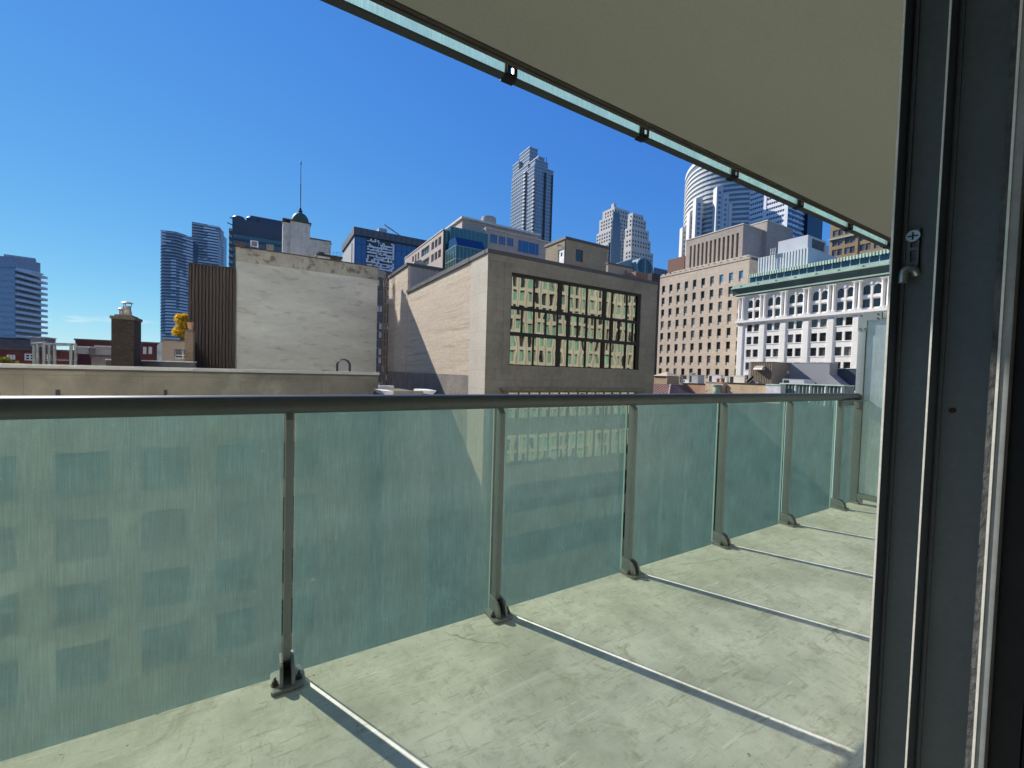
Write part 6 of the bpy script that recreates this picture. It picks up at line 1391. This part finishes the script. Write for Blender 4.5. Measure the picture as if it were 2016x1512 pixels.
while y > b_.y: mb.mi(1 if k % 4 else 2).tube([(X_-.12, y, b_.z-3), (X_-.12, y, b_.z)], .13 if k % 4 else .22, 6); y -= .5; k += 1
mb.mi(2).box(X_-.4, X_+3, b_.y, a_.y, b_.z+.001, b_.z+.15)
single(mb, 'ribbed_wall', [mat('dull_green_sheet', (.18, .215, .20), .6), mat('dull_green_rib', (.24, .28, .26), .6), mat('pale_green_pipe', (.45, .56, .52), .5)], 'grey green ribbed sheet wall with pale pipes at the right end of the rail', 'wall')
q = aX(1411, 765, XD-1); mb = MB(); zt = aX(1411, 757, XD-1).z; mb.lathe(XD-1, q.y, [(.55, zt-1.8), (.6, zt-1.2), (.5, zt-.4), (.7, zt-.2), (.72, zt)], 14); single(mb, 'roof_cowl', mat('verdigris_cowl', (.33, .42, .34), .7, noise=((2, .25),)), 'round verdigris roof cowl in front of the stucco pier', 'roof cowl')
for i, (pa_, pb2, lab) in enumerate(((1408.5, 1414.5, 'red clay chimney pot on the stucco pier, the left one'), (1416.5, 1423, 'red clay chimney pot on the stucco pier, the right one'))):
    a_, b_ = aX(pa_, 750, XD+.5), aX(pb2, 750, XD+.5); r_ = (a_.y-b_.y)/2; zt = aX(pa_, 745, XD+.5).z; zb = aX(pa_, 755, XD+.5).z-.4; mb = MB(); mb.lathe(XD+.5+r_, (a_.y+b_.y)/2, [(r_*.95, zb), (r_*.85, zt-.2), (r_, zt-.12), (r_, zt)], 14); single(mb, 'chimney_pot', mat('red_clay', (.42, .13, .07), .85, noise=((3, .2),)), lab, 'chimney pot', 'clay chimney pots')
dk_ = MB(); rz = aX(1430, 757, XD+6).z; dk_.box(XD+6.01, XD+38, 20, 62, GZ, rz-.3); dk_.mi(1).box(XD-1.4, XD+6.0, 20, 62, GZ, -2.62); single(dk_, 'flat_roof_building', [mat('pale_roof_membrane', (.46, .46, .45), .9, noise=((.3, .2),)), mat('dark_lower_wall', (.06, .06, .055), .9, noise=((.3, .3),))], 'low building with a pale flat roof carrying the air conditioning units', 'building')
hv = [(1339, 1345, 1352, 739, 758, 'slim dark roof vent unit left of the grey air conditioner', (.10, .10, .10)), (1357, 1374, 1387, 738, 756, 'grey air conditioning unit with a dark shaded end', (.36, .36, .36)), (1395, 1419, 1424, 738, 757, 'pale lilac air conditioning unit behind the red chimney pots', (.60, .59, .62)), (1436, 1466, 1470, 739.5, 755, 'long cream air conditioning unit with a dark intake', (.66, .62, .53)), (1425, 1431, 1437, 741, 754, 'small white duct box beside the cream air conditioner', (.62, .62, .60)), (1346, 1356, 1362, 747, 758, 'low white roof hatch left of the grey air conditioner', (.66, .66, .64))]
for (l_, c_, r_, t_, b_, lab, col) in hv:
    X2, x12, y02, y12, z02, z12 = at_x(l_, c_, r_, t_, b_, XD+8); o_ = thing('air_conditioner', (X2, y02, rz-.3), lab, 'air conditioner', 'roof air conditioning units')
    m_ = mat('unit_'+str(col), col, .6, .1, .4, ((1, .1),)); mb = MB(); mb.box(X2, x12, y02, y12, rz-.15, z12-.08); mb.build('casing', m_, o_)
    mb = MB(); mb.box(X2-.05, x12+.05, y02-.05, y12+.05, z12-.079, z12); mb.build('lid', m_, o_); mb = MB(); L2 = y12-y02; mb.box(X2-.02, X2-.002, y12-L2*.28, y12-L2*.05, rz+.1, z12-.25); mb.build('intake', M['steel_d'], o_)
    mb = MB(); mb.box(X2+.1, x12-.1, y02+.1, y12-.1, rz-.3, rz-.151); mb.build('feet', M['steel_d'], o_)
q = aX(1363.5, 738, XD+9); mb = MB(); zt = aX(1364, 733.5, XD+9).z; mb.lathe(XD+9, q.y, [(.2, rz-.3), (.2, zt-.5), (.55, zt-.45), (.6, zt-.15), (.1, zt)], 12); single(mb, 'roof_vent', MATS['dull_zinc'], 'mushroom shaped zinc vent above the grey air conditioner', 'vent')
for i, (pxx, lab) in enumerate(((1476, 'round topped dark green roof drum at the mechanical house foot, left one'), (1490, 'round topped grey roof drum at the mechanical house foot, right one'))):
    q = aX(pxx, 758, XD+7); r_ = 5.5*(q-CAM).dot(CF)/FPX; zt = aX(pxx, 751, XD+7).z; mb = MB(); mb.lathe(XD+7+r_, q.y, [(r_, rz-.3)]+[(r_*cos(R(t)), zt-r_*.8+r_*.8*sin(R(t))) for t in (0, 25, 50, 75, 88)], 16); single(mb, 'roof_drum', mat('drum_grey' if i else 'drum_green', (.20, .21, .21) if i else (.20, .27, .24), .6), lab, 'roof drum')
mb = MB(); p0, p1, p2 = aX(1470, 752, XD+7), aX(1478, 745, XD+7), aX(1482, 741, XD+7); mb.tube([p0, p1, p2], .28, 8); mb.tube([aX(1470, 757, XD+7), aX(1481, 750, XD+7)], .18, 6); single(mb, 'roof_duct', M['steel_d'], 'dark slanted duct leaning on the corrugated mechanical house', 'duct')
# corrugated mechanical house with its vent hood
X_, x1_2, y0_2, y1_2, z0_2, z1_2 = at_x(1478, 1521, 1557, 713.5, 758, XD+9)
mh = thing('mechanical_house', (X_, y0_2, rz-.3), 'corrugated bronze mechanical house with a curved vent hood on the roof', 'roof plant')
cb_ = mat('bronze_corrugated', (.27, .225, .17), .5, .2, .4, ((.5, .15),)); mb = MB(); y = y0_2+.03
while y < y1_2-.2: mb.box(X_-.1, X_-.002, y, y+.14, rz-.3, z1_2-.05); y += .30
mb.box(X_, x1_2, y0_2, y1_2, rz-.3, z1_2-.01); mb.build('wall', cb_, mh)
mb = MB(); mb.box(X_-.16, x1_2+.1, y0_2-.1, y1_2+.05, z1_2, z1_2+.12); mb.build('roof', mat('house_roof', (.16, .14, .12), .6), mh)
hy0, hy1 = aX(1507, 727, X_).y, aX(1490, 727, X_).y; hz0, hz1 = aX(1498, 729.5, X_).z, aX(1498, 720, X_).z; mb = MB()
prof = [(X_-.102, hz0), (X_-.102, hz1)]+[(X_-.1-1.1*sin(R(t)), hz1-(hz1-hz0)*(1-cos(R(t)))) for t in (30, 60, 80)]
mb.prism(prof, hy0, hy1, 'y'); mb.build('vent_hood', mat('pale_bronze_hood', (.45, .40, .34), .5, .2), mh)
mb = MB(); q0, q1 = aY(1549, 730, y0_2), aY(1553, 736, y0_2); mb.box(q0.x, q1.x, y0_2-.03, y0_2-.002, q1.z, q0.z); mb.build('lamp', wht, mh)
# grey sloping gable walls behind it
gwm = mat('mid_grey_render', (.27, .275, .29), .85, noise=((.4, .08),)); navy = mat('navy_sheet', (.045, .06, .085), .6)
XG_ = XD+15
ys_ = [aX(p_, 740, XG_).y for p_ in (1558, 1632.5, 1657, 1672)]; zt = aX(1600, 714.5, XG_).z; zm, zq_ = aX(1632, 737, XG_).z, aX(1657, 757, XG_).z
mb = MB(); mb.mi(0).prism([(ys_[0]+8, rz-.3), (ys_[0]+8, zt), (ys_[1], zt), (ys_[1], zm), (ys_[2], zq_), (ys_[2], rz-.3)][::-1], XG_, XG_+3, 'x'); mb.mi(1).box(XG_-.06, XG_+3.05, ys_[1]-.02, ys_[0]+8, zt+.001, zt+.1)
single(mb, 'grey_gable_wall', [gwm, mat('gable_flashing', (.45, .46, .48), .5)], 'mid grey rendered gable wall with a stepped sloping edge, half in shade', 'wall')
a_, b_ = aX(1634, 726, XG_+3.1), aX(1700, 729, XG_+3.1); mb = MB(); mb.mi(0).box(XG_+3.1, XG_+9, b_.y, a_.y, rz-.3, a_.z); mb.mi(1).box(XG_+3.0, XG_+9.1, b_.y, a_.y, a_.z+.001, a_.z+.12)
single(mb, 'navy_roof_block', [navy, wg_], 'dark navy clad roof block behind the grey gable wall', 'roof block')
X2, x12, y02, y12, z02, z12 = at_x(1541, 1583, 1604, 747, 758.5, XD+7.5); o_ = thing('air_conditioner', (X2, y02, rz-.3), 'long pale grey rooftop unit in front of the grey gable wall', 'air conditioner', 'roof air conditioning units')
mb = MB(); mb.box(X2, x12, y02, y12, rz-.2, z12-.06); mb.build('casing', wg_, o_); mb = MB(); mb.box(X2-.04, x12+.04, y02-.04, y12+.04, z12-.059, z12); mb.build('lid', wht, o_); mb = MB(); mb.box(X2-.03, X2-.002, y12-1.0, y12-.15, rz, z12-.2); mb.build('intake', M['steel_d'], o_)
# last stretch of rooftop wall close to the divider

# ------------------------------------------------------------------ shaded old facade across the street, seen through the railing glass
YV = 41.2
zV = zY(1400, 792, YV)
vb_ = thing('classical_street_building', (64, YV+4, GZ), 'shaded old stone street building with columns and carved letters, seen through the railing glass', 'building')
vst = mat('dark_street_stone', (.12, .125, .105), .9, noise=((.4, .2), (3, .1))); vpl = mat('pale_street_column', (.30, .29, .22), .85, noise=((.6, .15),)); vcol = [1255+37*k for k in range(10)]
XV0, XV1 = X1+.6, aY(1640, 850, YV).x
mb = MB(); us = [XV0]; hol = set(); xs = [aY(px, 880, YV).x for px in (1300, 1345, 1372, 1398, 1440, 1478, 1515, 1560, 1600)]
for x in xs[:-1]: us += [x+.5, x+2.0]
us.append(XV1); vs = [GZ, GZ+6, GZ+10, GZ+12, zY(1390, 905, YV), zY(1390, 873, YV), zV]
for i in range(1, len(us)-1, 2):
    for j_ in (1, 3): hol.add((i, j_))
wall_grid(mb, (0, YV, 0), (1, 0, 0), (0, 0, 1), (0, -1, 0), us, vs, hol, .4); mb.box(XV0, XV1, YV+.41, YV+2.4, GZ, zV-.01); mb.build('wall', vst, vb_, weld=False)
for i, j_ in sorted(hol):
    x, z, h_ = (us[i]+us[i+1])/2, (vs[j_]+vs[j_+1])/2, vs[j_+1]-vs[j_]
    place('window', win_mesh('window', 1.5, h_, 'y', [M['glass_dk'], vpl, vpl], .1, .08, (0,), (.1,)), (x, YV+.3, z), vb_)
zfa, zfb = zY(1385, 850, YV), zY(1385, 832, YV); zla = zY(1385, 866, YV)
for k, px in enumerate((1300, 1348, 1398, 1470, 1527, 1585)):
    x = aY(px, 880, YV).x; mb = MB(); mb.lathe(x, YV-.35, [(.42, GZ), (.42, GZ+1), (.34, GZ+1.2), (.30, zla-.9), (.42, zla-.5), (.45, zla-.3)], 12); mb.build('column', vpl, vb_, smooth=50)
mb = MB(); mb.box(XV0, XV1, YV-.75, YV-.003, zla-.28, zla+.25); mb.box(XV0, XV1, YV-.5, YV-.004, zla+.251, zfa-.1); mb.box(XV0, XV1, YV-.9, YV-.003, zfb+.45, zfb+.75)
mb.build('cornice', vst, vb_)
mb = MB(); x = XV0+.4
while x < XV1-.5: mb.box(x, x+.5, YV-.85, YV-.05, zfb+.12, zfb+.42); x += 1.25
mb.build('dentils', vpl, vb_)
for pa_, pb2 in ((1344, 1356), (1364, 1389), (1396, 1407), (1423, 1430), (1436, 1444), (1452, 1458), (1466, 1472), (1480, 1488)):
    a, b = aY(pa_, 842, YV), aY(pb2, 842, YV); mb = MB(); mb.box(a.x, b.x, YV-.12, YV-.004, zfa-.15, zfb+.05); mb.build('frieze_block', vpl, vb_)
for txt, px in (('A', 1370.5), ('C', 1377.5), ('C', 1384), ('E', 1401.5), ('I', 1350)):
    cu_ = bpy.data.curves.new('carved_letter', 'FONT'); cu_.body = txt; cu_.size = (zfb-zfa)*1.25; cu_.extrude = .03; cu_.align_x = 'CENTER'
    tmp = bpy.data.objects.new('letter_outline', cu_); COL.objects.link(tmp); dg = bpy.context.evaluated_depsgraph_get()
    me = bpy.data.meshes.new_from_object(tmp.evaluated_get(dg)); bpy.data.objects.remove(tmp); me.materials.clear(); me.materials.append(M['steel_d'])
    o = place('carved_letter', me, (aY(px, 842, YV).x, YV-.16, zfa), vb_); o.rotation_euler = (R(90), 0, 0)
# white van parked in the street below
vp = aD(105, 1425, (EYE-(GZ+1.2))/(-ray(105, 1425).z)); van = thing('delivery_van', (vp.x, vp.y, GZ), 'white van parked in the street far below, faint through the left glass panel', 'van')
mb = MB(); mb.prism([(-2.6, .45), (2.5, .45), (2.6, 1.1), (1.9, 1.25), (1.4, 2.25), (-2.6, 2.3)], vp.y-.95, vp.y+.95, 'y'); mb.v = [(p[0]+vp.x, p[1], p[2]+GZ) for p in mb.v]; mb.build('body', M['white'], van, bevel=.06)
mb = MB(); mb.prism([(1.93, 1.28), (1.44, 2.18), (1.48, 2.2), (1.99, 1.28)], vp.y-.85, vp.y+.85, 'y'); mb.v = [(p[0]+vp.x, p[1], p[2]+GZ) for p in mb.v]; mb.build('windscreen', M['glass_dk'], van)
for sx in (-1.7, 1.6):
    for sy in (-.9, .9): mb = MB(); mb.tube([(vp.x+sx, vp.y+sy-.1, GZ+.36), (vp.x+sx, vp.y+sy+.1, GZ+.36)], .36, 14); mb.build('wheel', M['steel_d'], van)
